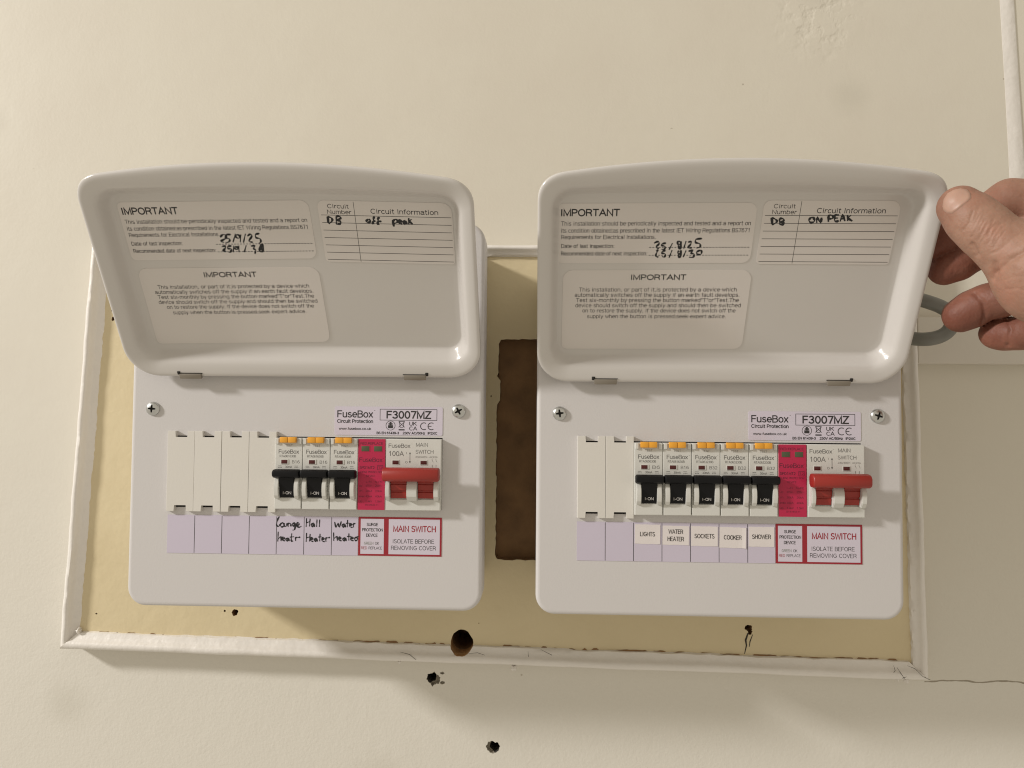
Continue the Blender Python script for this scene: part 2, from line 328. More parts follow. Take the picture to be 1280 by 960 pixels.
def text(mb, s, x0, x1, zc, h, y, mi, bold=0.0, fmap=None):
    """one line of lettering between x0 and x1, cap height h, middle of the capitals at zc, lying at depth y"""
    wd_ = sum(GLY[c][0]+.09 for c in s)-.09; kx = (x1-x0)/wd_; t = .058+bold*2.2
    o = 0.0; lay = 0
    for c in s:
        w_, sts = GLY[c]
        for P in sts:
            # widen or narrow the skeleton first, then draw it, so that the pen keeps its width
            q = [((o+p[0])*kx, p[1]*h) for p in P]
            v, f = _ribbon(q, t*h)
            yy = y-.003*(lay % 3); lay += 1
            mb.add([(fmap(x0+a, zc-h/2+b, yy) if fmap else (x0+a, yy, zc-h/2+b)) for a, b in v], f, mi)
        o += w_+.09
def stroke(mb, pts, r, y, mi, fmap=None, k=3):
    """a marker stroke: smoothed polyline as a flattened tube"""
    P = [np.array(p, float) for p in pts]; Q = []
    for i in range(len(P)-1):
        p0, p1, p2, p3 = P[max(i-1, 0)], P[i], P[i+1], P[min(i+2, len(P)-1)]
        for j in range(k):
            t = j/k; Q.append(.5*((2*p1)+(p2-p0)*t+(2*p0-5*p1+4*p2-p3)*t*t+(3*p1-p0-3*p2+p3)*t**3))
    Q.append(P[-1])
    n = len(Q)
    rr = [r*(.75+.35*math.sin(1.3*i+len(pts))) if 0 < i < n-1 else r*.6 for i in range(n)]
    mb.tube([fmap(q[0], q[1], y) if fmap else (q[0], y, q[1]) for q in Q], rr, 6, mi, flat=.07)

# ------------------------------------------------------------------ wall, board and trim
WALL_Y = 98.0
def apply_cut(o, cutter):
    md = o.modifiers.new('cut', 'BOOLEAN'); md.operation = 'DIFFERENCE'; md.object = cutter; md.solver = 'EXACT'
    md.use_hole_tolerant = True
    dg = bpy.context.evaluated_depsgraph_get()
    me = bpy.data.meshes.new_from_object(o.evaluated_get(dg)); tmp_ = o.data
    o.modifiers.clear(); o.data = me; me.name = tmp_.name; bpy.data.meshes.remove(tmp_)
    cm = cutter.data; bpy.data.objects.remove(cutter); bpy.data.meshes.remove(cm)
def ragged(mb, cx, cz, rad, y0, y1, jag=.18, n=26, seed=0, mi=1, taper=.8, sz=1.0):
    rg = random.Random(seed); rr = [rad*(1+jag*(rg.random()*2-1)) for _ in range(n)]
    rr = [(rr[i-1]+2*rr[i]+rr[(i+1) % n])/4*(1+.5*jag*(rg.random()*2-1)) for i in range(n)]
    rings = []
    for y, t in ((y0, 1.0), (y0*.5+y1*.5, .5+.5*taper), (y1, taper)):
        rings.append([(cx+rr[i]*t*math.cos(2*math.pi*i/n), y, cz+rr[i]*t*sz*math.sin(2*math.pi*i/n)) for i in range(n)])
    bm = bmesh.new(); vs = [[bm.verts.new(p) for p in r] for r in rings]
    for a in range(2):
        for i in range(n): bm.faces.new((vs[a][i], vs[a][(i+1) % n], vs[a+1][(i+1) % n], vs[a+1][i]))
    bm.faces.new(vs[0][::-1]); bm.faces.new(vs[2])
    mb.bm(bm, mi)
w = MB(); w.box(-1500, 1700, WALL_Y, WALL_Y+80, -1100, 1500)
M_crater = mat('broken_plaster', (.27, .24, .19), .9, var=.4, vscale=250, bump=1, bscale=400, bdist=.002)
wall = w.build('wall', [M_wall, M_hole, M_crater, M_wood], smooth=0); tag(wall, 'cream painted plaster wall', 'wall', kind='structure')
for a_ in ((70.2, -134.4, 3.6, 30, .25, 3, .7, 1, 1), (118.6, -185.2, 3.9, 30, .16, 5, .75, 1, 1), (71.6, -135.2, 6.0, 3.0, .3, 8, .6, .95, 2), (78.5, -137.6, 4.0, 1.4, .4, 28, .3, .5, 2), (116.6, -184.8, 5.2, 3.0, .2, 9, .65, 1, 2), (78, -130.6, 2.6, .8, .4, 19, .5, .6, 2)):
    c = MB(); ragged(c, a_[0], a_[1], a_[2], WALL_Y-2, WALL_Y+a_[3], a_[4], seed=a_[5], taper=a_[6], sz=a_[7], mi=a_[8])
    apply_cut(wall, c.build('cutter', [M_wall, M_hole, M_crater, M_wood], smooth=0))

BO = [(-209.5, -113.2), (433.2, -123.6), (426.8, 193.0), (-194.0, 194.8)]     # outer corners of the trim: BL BR TR TL
bb = empty('backboard', (110, WALL_Y, -118), 'cream yellow wooden backboard edged with white moulding, behind both fuse boxes', 'backboard')
BOFF = (-110, -WALL_Y, 118)
def inset_quad(q, d):
    n = len(q); out = []
    L_ = []
    for i in range(n):
        a, b = np.array(q[i]), np.array(q[(i+1) % n]); t = (b-a)/np.linalg.norm(b-a); nr = np.array([-t[1], t[0]])
        L_.append((a+nr*d, t))
    for i in range(n):
        (p, t), (q2, u) = L_[i-1], L_[i]
        k = np.linalg.solve(np.array([t, -u]).T, q2-p); out.append(tuple(p+t*k[0]))
    return out
b = MB(); q = inset_quad(BO, 3)
b.prism(q, 86, WALL_Y-.5)
panel = b.build('panel', [M_board, M_wood, M_raw], bb, BOFF, smooth=0)
c = MB()
# the ragged rectangular cut-out between the two boxes
rg = random.Random(4); pts = []
base_ = rrect(118.6, 196, -42.2, 123.0, 4, 3)
dense = []
for i in range(len(base_)):
    a, e = np.array(base_[i]), np.array(base_[(i+1) % len(base_)]); k = max(1, int(np.linalg.norm(e-a)/3))
    dense += [a+(e-a)*j/k for j in range(k)]
for p in dense:
    dx = 0
    if p[0] < 121 and 76 < p[1] < 92: dx = 2.6
    if p[0] < 121 and p[1] > 96: dx = 1.2
    pts.append((p[0]+dx+rg.uniform(-.45, .45), p[1]+rg.uniform(-.45, .45)))
c.prism(pts, 80, 96.4, 1)
c.v = [(x+BOFF[0], y+BOFF[1], z+BOFF[2]) for x, y, z in c.v]
def shift(mb): mb.v = [(x+BOFF[0], y+BOFF[1], z+BOFF[2]) for x, y, z in mb.v]; return mb
def cut_panel(mb):
    o = mb.build('cutter', [M_board, M_wood, M_raw], smooth=0); o.location = panel.matrix_world.translation
    o.location = (0, 0, 0); o.parent = None
    # panel lives under the empty: bring the cutter to the same world place
    o.location = [BOFF[i]*S+bb.location[i] for i in range(3)]
    bpy.context.view_layer.update(); apply_cut(panel, o)
c.v = [(x-BOFF[0], y-BOFF[1], z-BOFF[2]) for x, y, z in c.v]
bpy.context.view_layer.update()
cut_panel(c)
for a_ in ((94.2, -103.4, 8.2, 70, 140, .06, 2, .97, 1.12), (-77.6, -84.7, 2.6, 84, 95, .25, 11, .7, 1), (-85.5, -83.6, .9, 84, 92, .25, 12, .7, 1),
           (305.4, -89.2, 2.7, 84, 95, .25, 13, .7, 1), (306.6, -92.6, 1.8, 84, 92, .3, 14, .7, 1), (-177.6, 137.2, 1.6, 84, 90, .3, 15, .6, 1), (-178.4, 144.0, 1.1, 84, 90, .3, 16, .6, 1),
           (122.6, 85.0, .8, 84, 90, .3, 17, .6, 1), (114.4, 80, .7, 84, 90, .3, 18, .6, 1), (-184.4, -87.4, 1.1, 84, 88, .3, 19, .6, .6), (369, -111.5, .8, 84, 89, .3, 21, .6, 1)):
    c = MB(); ragged(c, a_[0], a_[1], a_[2], a_[3], a_[4], a_[5], seed=a_[6], taper=a_[7], sz=a_[8], mi=2 if a_[2] > 5 else 1); cut_panel(c)
# the dark board behind the cut-out
k = MB(); k.box(112, 204, 96.6, 97.4, -50, 130); cav = k.build('cavity_back', [M_wood, M_dark], bb, BOFF, smooth=0)
bpy.context.view_layer.update(); c = MB(); ragged(c, 130.5, 61.5, 1.5, 94, 97.1, .3, seed=41, mi=1); apply_cut(cav, c.build('cutter', [M_wood, M_dark], smooth=0))
k = MB()   # a split in the paint below the right hand screw hole, and the torn lip in the cut-out
k.tube([(305.2, 86.0, -93), (303.4, 86.0, -98), (304.0, 86.0, -102), (302.6, 86.0, -108)], [.5, .7, .5, .25], 5)
k.tube([(308.5, 86.0, -94), (306.6, 86.0, -99), (306.0, 86.0, -103)], [.25, .4, .2], 5)
k.build('paint_split', M_hole, bb, BOFF)

def moulding(i, w_, seed, wob=.35):
    """one mitred length of trim along side i of the outer quad, hand painted so never quite straight"""
    rg = random.Random(seed)
    prof = [(0, WALL_Y-.2), (0.0, 84.5), (.4, 82.0), (1.4, 80.0), (3.0, 79.0), (4.8, 79.0), (6.2, 79.9), (7.2, 81.4), (9.6, 82.6), (12.4, 83.6), (13.2, 87.5)]
    if i == 3: prof = [(0, WALL_Y-.2), (0.0, 84.5), (.4, 82.0), (1.4, 80.0), (3.0, 79.0), (4.6, 79.0), (5.8, 80.4), (6.6, 82.8), (8.2, 84.6), (11.6, 85.5), (13.2, 87.5)]
    qs = [inset_quad(BO, d*w_/13.2) for d, _ in prof]
    n = 90; rings = []
    ph = [rg.uniform(0, 6.28) for _ in range(6)]
    for t in range(n+1):
        s_ = t/n; r = []
        L_ = s_*600
        for j, (d, y) in enumerate(prof):
            a, e = np.array(qs[j][i]), np.array(qs[j][(i+1) % 4]); p = a+(e-a)*s_
            tt = (e-a)/np.linalg.norm(e-a); nr = np.array([-tt[1], tt[0]])
            wv = wob*(.5*math.sin(L_/23+ph[0]+j*.2)+.35*math.sin(L_/9.1+ph[1]+j*.4))
            if j >= 8: wv += rg.uniform(-.45, .55) if 0 < t < n else 0
            if j == 1: wv += rg.uniform(-.2, .2)
            p = p+nr*wv*(1 if 0 < t < n else 0)
            r.append((p[0], y+.25*math.sin(L_/31+ph[2]+j*.3)+.12*math.sin(L_/6.3+ph[3]), p[1]))
        rings.append(r)
    mb = MB(); mb.loft(rings, 0)
    f0 = tuple(range(len(prof))); mb.f.append(f0); mb.m.append(0)
    f1 = tuple(n*len(prof)+x for x in range(len(prof)))[::-1]; mb.f.append(f1); mb.m.append(0)
    return mb
mould = {}
for i, w_ in ((0, 13.0), (1, 10.5), (2, 8.5), (3, 13.5)):
    mo = moulding(i, w_, 20+i).build('moulding', [M_white_paint, M_wood, M_raw], bb, BOFF, smooth=50); mould[i] = mo
# the drilled cable hole bites into the bottom moulding and the wall too
def recalc(o):
    bm = bmesh.new(); bm.from_mesh(o.data); bmesh.ops.recalc_face_normals(bm, faces=bm.faces[:]); bm.to_mesh(o.data); bm.free()
for o in mould.values(): recalc(o)
for o_, y0, y1, mi_ in ((mould[0], 60, 120, 2), (wall, 90, 140, 1)):
    c = MB(); ragged(c, 94.2, -103.4, 8.2, y0, y1, .06, seed=2, taper=1, sz=1.12, mi=mi_)
    cc = c.build('cutter', [M_white_paint, M_wood, M_raw, M_wood], smooth=0); bpy.context.view_layer.update(); apply_cut(o_, cc)
me = mould[0].data; me.polygons.foreach_set('use_smooth', [True]*len(me.polygons)); me.set_sharp_from_angle(angle=R(50))
# dark open seam between bottom trim and board, in two runs either side of the drilled hole
rg = random.Random(31)
a, e = np.array(inset_quad(BO, 12.6)[0]), np.array(inset_quad(BO, 12.6)[1]); tt = (e-a)/np.linalg.norm(e-a)
for x0, x1 in ((-190, 85), (103.5, 418)):
    k = MB(); n = int((x1-x0)/2.2); v = []; hh = 0
    for i in range(n+1):
        x = x0+(x1-x0)*i/n; z = a[1]+tt[1]/tt[0]*(x-a[0])
        if rg.random() < .45: hh = rg.choice((-.9, -.6, .2, .5, .9, 1.2)) if x > 0 else rg.choice((-.9, -.9, -.7, .2, .5))
        v += [(x, 85.75, z-1.6), (x, 85.75, z+hh+rg.uniform(-.15, .15))]
    k.add(v, [(2*i, 2*i+2, 2*i+3, 2*i+1) for i in range(n)])
    k.build('open_seam', M_wood, bb, BOFF, smooth=0)
for pts in ([(1117, 832), (1119, 838), (1117, 841)], [(1121, 834), (1127, 843), (1131, 849)], [(1134, 832), (1144, 836), (1154, 846), (1163, 850)], [(660, 814), (660.5, 821)], [(500, 815), (512, 818), (520, 825)], [(676, 812), (690, 819)], [(1128, 848), (1133, 846)], [(585, 817), (597, 816), (606, 819)]):
    k = MB(); k.tube([at(x, y, 78.95) for x, y in pts], [.08+.12*(i % 2) for i in range(len(pts))], 5, flat=.2); k.build('paint_crack', M_hole, bb, BOFF, smooth=0)
for (x, z, r_) in ((-179, -112.5, 1.4), (48, -118.2, 1.2), (133, -121.0, 2.0), (418, -124.2, 1.8), (412, -123.6, 1.2), (-196.0, -99.6, 2.0), (424, -74, 1.1)):
    k = MB(); bm = bmesh.new(); bmesh.ops.create_icosphere(bm, subdivisions=3, radius=1)
    for v in bm.verts:
        f = 1+.3*math.sin(5*v.co.x+z)+.2*math.cos(7*v.co.z+x)
        v.co = (x+v.co.x*r_*f, 84+v.co.y*r_*1.6, z+v.co.z*r_*f)
    k.bm(bm); k.build('paint_lump', M_white_paint, bb, BOFF, smooth=80)

k = MB(); k.box(432.5, 900, 90.0, WALL_Y+.5, 106.5, 141.5, b=1.2)
rail = k.build('rail', M_rail, smooth=40); tag(rail, 'white painted horizontal rail on the wall beside the backboard, below the hand', 'rail')
k = MB()
zz = [142.2, 180, 220, 266, 320, 383, 460, 560, 700]
rings = []
for z in zz:
    x0 = 505.0-(z-268.5)*.0345+.3*math.sin(z/37); x1 = 516.6-(z-268.5)*.049+.25*math.sin(z/29+1)
    rings.append([(x0, WALL_Y+.5, z), (x0, 97.85, z), (x0+4, 97.1, z), (x1-1, 96.9, z), (x1, 97.4, z), (x1, WALL_Y+.5, z)])
k.loft(rings, 0, True, True)
bt = k.build('batten', M_white_paint, smooth=40); tag(bt, 'narrow white upright batten on the wall above the hand', 'batten')

# ------------------------------------------------------------------ consumer units
P_ = 17.8
def unit_cover():
    mb = MB()
    def o(d): return rrect(-115+d, 115-d, -59+d, 190.4-d, 12-d, 8)
    prof = [(4.6, 22), (0, 22), (0, 3.2), (.25, 1.6), (.9, .55), (1.9, .08), (2.8, 0)]
    mb.loft([[(x, y, z) for x, z in o(d)] for d, y in prof])
    mb.f = [f[::-1] for f in mb.f]
    bm = bmesh.new()
    outer = [bm.verts.new((x, 0, z)) for x, z in o(2.8)]
    hole = [(-88.6, 4.9), (88.9, 4.9), (88.9, 51.0), (-88.6, 51.0)]
    inner = [bm.verts.new((x, 0, z)) for x, z in hole]
    ed = [bm.edges.new((outer[i], outer[(i+1) % len(outer)])) for i in range(len(outer))]+[bm.edges.new((inner[i], inner[(i+1) % 4])) for i in range(4)]
    bmesh.ops.triangle_fill(bm, edges=ed, use_dissolve=False, use_beauty=True)
    for f in bm.faces:
        f.normal_update()
        if f.normal.y > 0: f.normal_flip()
    bm.verts.index_update()
    mb.add([v.co[:] for v in bm.verts], [[v.index for v in f.verts] for f in bm.faces]); bm.free()
    hv = [(x, y, z) for y in (0, 6) for x, z in hole]
    mb.add(hv, [(i, (i+1) % 4, 4+(i+1) % 4, 4+i) for i in range(4)])
    return mb
def place(mb, name, mats, parent, loc, **k): return mb.build(name, mats, parent, loc, **k)

# -- screw (pan head, cross recess)
def screw_mesh():
    bm = bmesh.new(); n = 28
    prof = [(4.5, 0), (4.5, -.6), (4.25, -1.2), (3.7, -1.75), (2.8, -2.2), (1.6, -2.42), (0.001, -2.5)]
    rings = [[bm.verts.new((r*math.cos(2*math.pi*i/n), y, r*math.sin(2*math.pi*i/n))) for i in range(n)] for r, y in prof]
    for a in range(len(rings)-1):
        for i in range(n): bm.faces.new((rings[a][i], rings[a][(i+1) % n], rings[a+1][(i+1) % n], rings[a+1][i]))
    bm.faces.new(rings[0][::-1]); bmesh.ops.remove_doubles(bm, verts=bm.verts[:], dist=.01)
    mb = MB(); mb.bm(bm)
    o = mb.build('screw', [M_screw, M_dark])
    c = MB(); q = []
    for a in range(4):
        t = R(90*a+8)
        for l, s_ in ((2.5, -.42), (2.5, .42), (.75, .75)):
            q.append((l*math.cos(t)-s_*math.sin(t), l*math.sin(t)+s_*math.cos(t)) if l > 1 else (1.0*math.cos(t+R(45)), 1.0*math.sin(t+R(45))))
    c.prism(q, -6, -1.1, 1)
    apply_cut(o, c.build('cutter', [M_screw, M_dark], smooth=0))
    o.data.set_sharp_from_angle(angle=R(35))
    m_ = o.data; bpy.data.objects.remove(o); return m_
SCREW = screw_mesh()

# -- single pole breaker with residual-current test button
def breaker_body(code, rating):
    mb = MB(); W = 17.62; x0 = .1
    mb.box(x0, W, -8, 24, 5.0, 50.3, 0, .35)
    mb.box(x0+.25, W-.25, -8.7, -7.6, 5.3, 12.2, 0, .3)          # lower terminal cover, a hair proud
    mb.box(x0+.35, x0+2.4, -9.1, -7.6, 46.4, 50.2, 0, .25); mb.box(W-2.5, W-.5, -9.1, -7.6, 46.4, 50.2, 0, .25)
    for xa in (1.0, 13.7):                                          # curved cheeks either side of the toggle
        poly = [(-7.9, 11.6), (-10.4, 11.9), (-11.8, 14), (-12.5, 17.5), (-12.3, 21), (-11.2, 24), (-9.6, 26.5), (-7.9, 27.6)]
        bm = bmesh.new(); A = [bm.verts.new((xa, y, z)) for y, z in poly]; B = [bm.verts.new((xa+2.9, y, z)) for y, z in poly]
        bm.faces.new(A); bm.faces.new(B[::-1])
        es = []
        for i in range(len(poly)):
            j = (i+1) % len(poly); bm.faces.new((A[i], B[i], B[j], A[j]))
        bmesh.ops.bevel(bm, geom=[e for e in bm.edges if abs(e.verts[0].co.x-e.verts[1].co.x) < .01], offset=.35, segments=2, affect='EDGES')
        mb.bm(bm)
    mb.box(3.9, 13.9, -8.35, -7.9, 12.6, 28.5, 1)                  # dark slot behind the toggle
    y = -8.06
    text(mb, 'TEST', 6.6, 11.2, 45.5, 1.15, y, 2)
    text(mb, 'FuseBox', 2.3, 15.3, 41.6, 2.35, y, 2, .006); text(mb, '•', 15.9, 16.6, 42.6, .9, y, 2)
    text(mb, code, 3.0, 13.4, 38.7, 1.35, y, 2)
    text(mb, rating, 11.0, 15.9, 35.1, 1.75, y, 2)
    text(mb, '30mA', 6.6, 11.0, 31.9, 1.3, y, 2)
    for xx in (2.1, 3.0, 3.9, 12.7, 13.6, 14.5):
        mb.add([(xx, y, 31.3), (xx+.6, y, 31.3), (xx+.6, y, 31.6), (xx, y, 31.6)], [(0, 1, 2, 3)], 2)
    for xx in (2.1, 12.7):
        mb.add([(xx, y, 32.3), (xx+2.2, y, 32.3), (xx+2.2, y, 32.55), (xx, y, 32.55)], [(0, 1, 2, 3)], 2)
    mb.box(3.9, 8.9, -8.3, -7.9, 33.6, 36.7, 3, .1)               # white flag frame
    return mb
def toggle_mb():
    mb = MB()
    prof = [(-8.2, 29.9), (-10.5, 30.6), (-13.4, 30.5), (-14.9, 29.6), (-15.2, 28.0), (-14.7, 26.2), (-13.2, 25.3), (-10.5, 24.9), (-8.2, 25.2)]
    n = len(prof); xs = [(.25, .72), (.6, .9), (1.1, .98), (1.8, 1), (16.0, 1), (16.7, .98), (17.2, .9), (17.5, .72)]
    cy = sum(p[0] for p in prof)/n; cz = sum(p[1] for p in prof)/n
    mb.loft([[(x, cy+(p[0]-cy)*k, cz+(p[1]-cz)*k) for p in prof] for x, k in xs], 0, True, True)
    st = [(-8.4, 12.9), (-9.3, 12.9), (-9.9, 15), (-10.3, 18), (-10.9, 20.5), (-11.9, 23), (-12.9, 25.6), (-8.4, 25.6)]
    mb.loft([[(x, y, z) for y, z in st] for x in (4.15, 13.55)], 0, True, True)
    text(mb, 'I-ON', 6.2, 11.6, 15.6, 1.6, -10.25, 1, .01)
    return mb
def button_mb():
    mb = MB(); mb.box(3.6, 8.65, -10.6, -7, 47.3, 50.9, 0, .35); mb.box(8.75, 13.9, -10.45, -7, 47.3, 50.9, 0, .35)
    return mb
def flag_mb(w_=3.9, h_=2.35, x=4.2, z=33.95):
    mb = MB(); mb.box(x, x+w_, -8.42, -7.95, z, z+h_, 0, .08); return mb

# -- surge protector
def spd_mb():
    mb = MB(); mb.box(.1, 17.62, -8, 24, 5.0, 50.3, 0, .35)
    y = -8.25
    mb.box(.25, 17.5, -8.2, -7.9, 5.2, 50.1, 1, .05)
    text(mb, 'RED:REPLACE', 1.6, 15.8, 47.3, 1.35, y, 2, .008)
    text(mb, 'FuseBox', .9, 15.6, 36.9, 2.5, y, 2, .006); text(mb, '•', 16.1, 16.8, 38, .9, y, 2)
    text(mb, 'SPD1MT2', 1.2, 10.7, 32.0, 1.55, y, 2, .01); text(mb, 'T2', 13.2, 15.6, 32.0, 1.3, y, 2)
    for (a, b_, c_, d_) in ((12.6, 16.2, 33.3, 33.55), (12.6, 16.2, 30.5, 30.75), (12.6, 12.85, 30.75, 33.3), (15.95, 16.2, 30.75, 33.3)):
        mb.add([(a, y, c_), (b_, y, c_), (b_, y, d_), (a, y, d_)], [(0, 1, 2, 3)], 2)
    text(mb, 'SURGE PROTECTION', 1.3, 16.0, 29.2, 1.15, y, 2); text(mb, 'DEVICE', 5.6, 11.2, 26.7, 1.15, y, 2)
    text(mb, 'L-N', 5.4, 8.9, 23.0, 1.15, y, 2); text(mb, 'N-PE', 11.2, 15.9, 23.0, 1.15, y, 2)
    for z, a, b1, b2 in ((20.5, 'Uc', '275V~', '255V~'), (17.2, 'In', '20kA', '20kA'), (13.8, 'Imax', '40kA', '40kA'), (10.6, 'Up', '1.4kV', '1.5kV')):
        text(mb, a, 1.0, 3.2 if len(a) < 3 else 4.6, z, 1.1, y, 2); text(mb, b1, 5.3, 9.4, z, 1.15, y, 2); text(mb, b2, 11.4, 15.6, z, 1.15, y, 2)
    text(mb, 'EN 61643-11', 5.0, 13.6, 8.4, .95, y, 2)
    for a in (2.2, 10.3): mb.box(a-.25, a+5.6, -8.32, -7.9, 41.9, 45.9, 1, .1)
    return mb

# -- main switch
def main_mb():
    mb = MB(); W = 35.35
    mb.box(.1, W, -8, 24, 5.0, 50.3, 0, .4)
    mb.box(.4, W-.3, -8.7, -7.6, 5.3, 12.2, 0, .3)
    def cheek(xa, xb):
        poly = [(-7.9, 11.2), (-11.6, 11.6), (-13.6, 14.4), (-14.2, 18), (-13.6, 21.6), (-12, 24.6), (-9.8, 27), (-7.9, 28)]
        bm = bmesh.new(); A = [bm.verts.new((xa, y, z)) for y, z in poly]; B = [bm.verts.new((xb, y, z)) for y, z in poly]
        bm.faces.new(A); bm.faces.new(B[::-1])
        for i in range(len(poly)):
            j = (i+1) % len(poly); bm.faces.new((A[i], B[i], B[j], A[j]))
        bmesh.ops.bevel(bm, geom=[e for e in bm.edges if abs(e.verts[0].co.x-e.verts[1].co.x) < .01], offset=.4, segments=2, affect='EDGES')
        mb.bm(bm)
    cheek(1.0, 3.7); cheek(14.4, 21.0); cheek(31.4, 34.6)
    mb.box(3.5, 14.6, -8.35, -7.9, 12.8, 29, 1); mb.box(20.8, 31.6, -8.35, -7.9, 12.8, 29, 1)
    y = -8.06
    text(mb, 'FuseBox', 1.7, 15.5, 46.0, 2.35, y, 2, .004); text(mb, '•', 16.2, 16.9, 47.2, .9, y, 2)
    text(mb, '100A', 1.8, 11.4, 41.0, 2.8, y, 2, .004)
    text(mb, 'I', 13.0, 13.4, 41.4, 1.2, y, 2); text(mb, 'O', 12.5, 13.9, 35.6, 1.3, y, 2)
    for (a, b_, c_, d_) in ((15.3, 15.6, 35.4, 41.6),):
        mb.add([(a, y, c_), (b_, y, c_), (b_, y, d_), (a, y, d_)], [(0, 1, 2, 3)], 2)
    mb.add([(14.9, y, 40.8), (16.0, y, 40.8), (15.45, y, 42.1)], [(0, 1, 2)], 2); mb.add([(14.9, y, 36.2), (15.45, y, 34.9), (16.0, y, 36.2)], [(0, 1, 2)], 2)
    text(mb, 'MAIN', 19.2, 26.8, 46.7, 2.2, y, 2); text(mb, 'SWITCH', 19.0, 30.4, 42.3, 2.2, y, 2)
    text(mb, '230/400V~ AC22A', 19.0, 33.0, 39.0, .95, y, 2)
    for i in range(2):
        for j in range(2): text(mb, '\\' if j else '.', 29.4+2.4*i, 30.4+2.4*i, 36.6-2.6*(1-j), 1.5 if j else .4, y, 2)
    for xx in (29.6, 32.0):
        for z0, z1 in ((32.4, 34.0), (37.6, 38.0)): mb.add([(xx, y, z0), (xx+.22, y, z0), (xx+.22, y, z1), (xx, y, z1)], [(0, 1, 2, 3)], 2)
    for a in (4.4, 22.3): mb.box(a-.35, a+4.4, -8.25, -7.9, 33.9, 37.0, 3, .08)
    return mb
def handle_mb():
    mb = MB(); n = 16; rings = []
    cy, cz = -16.0, 28.4
    for x, k in ((-.1, .80), (.25, .93), (.8, 1), (34.2, 1), (34.9, .93), (35.25, .80)):
        r = []
        for dy, dz in ((-4.6, -1.9), (-4.6, 1.6), (-3.4, 3.4), (-1.2, 4.2), (2.8, 4.2), (4.4, 2.6), (4.4, -2.4), (2.6, -4.2), (-1.8, -4.2), (-3.8, -3.3)):
            r.append((x, cy+dy*k, cz+dz*k))
        rings.append(r)
    mb.loft(rings, 0, True, True)
    for xa, xb in ((3.95, 14.1), (21.3, 31.2)):
        st = [(-8.4, 13.0), (-9.6, 13.0), (-10.3, 16.6), (-9.7, 16.9), (-9.9, 18.0), (-10.8, 18.3), (-11.5, 21.6), (-11.0, 21.9), (-11.4, 23.0), (-12.6, 23.4), (-14.6, 26.0), (-14.6, 29.0), (-8.4, 29.0)]
        mb.loft([[(x, y, z) for y, z in st] for x in (xa, xb)], 0, True, True)
    return mb

def blank_mb(seed=0):
    mb = MB(); a, b_ = .06, 17.68
    poly = [(a, 2.5), (5.1, 2.5), (5.1, 6.6), (13.0, 6.6), (13.0, 2.5), (b_, 2.5), (b_, 54.1), (13.0, 54.1), (13.0, 50.0), (5.1, 50.0), (5.1, 54.1), (a, 54.1)]
    mb.prism(poly, -3.0, .2, 0, .2)
    mb.box(a+.3, b_-.3, .25, 8, 5.4, 50.6, 1)          # clip body behind the plate
    return mb

proto = {}
def module(key, parent, loc):
    """copy of a finished device (part with its sub-parts) into a unit"""
    if key not in proto:
        if key[0] == 'rcbo':
            o = breaker_body(key[1], key[2]).build('circuit_breaker', [M_dev, M_dark, M_grey_ink, M_dev], parent, loc, smooth=20)
            for nm, fn, mm in (('toggle', toggle_mb, [M_black, M_white_ink]), ('test_button', button_mb, M_orange), ('status_flag', flag_mb, M_maroon)):
                if nm not in proto:
                    proto[nm] = fn().build(nm, mm, o); 
                else:
                    c_ = proto[nm].copy(); COL.objects.link(c_); c_.parent = o
        elif key[0] == 'spd':
            o = spd_mb().build('surge_protector', [M_dev, M_magenta, M_plum_ink], parent, loc, smooth=20)
            for a in (2.2, 10.3): flag_mb(5.1, 3.3, a, 42.25).build('status_window', M_green, o)
        elif key[0] == 'main':
            o = main_mb().build('main_switch', [M_dev, M_dark, M_grey_ink, M_dev], parent, loc, smooth=20)
            handle_mb().build('handle', M_red, o, smooth=33)
            for a in (4.4, 22.3): flag_mb(3.9, 2.3, a, 34.3).build('status_flag', M_maroon, o)
        else:
            o = blank_mb().build('blanking_plate', [M_blank, M_dark], parent, loc, smooth=0)
        proto[key] = o; return o
    return copy_part(proto[key], parent, loc)

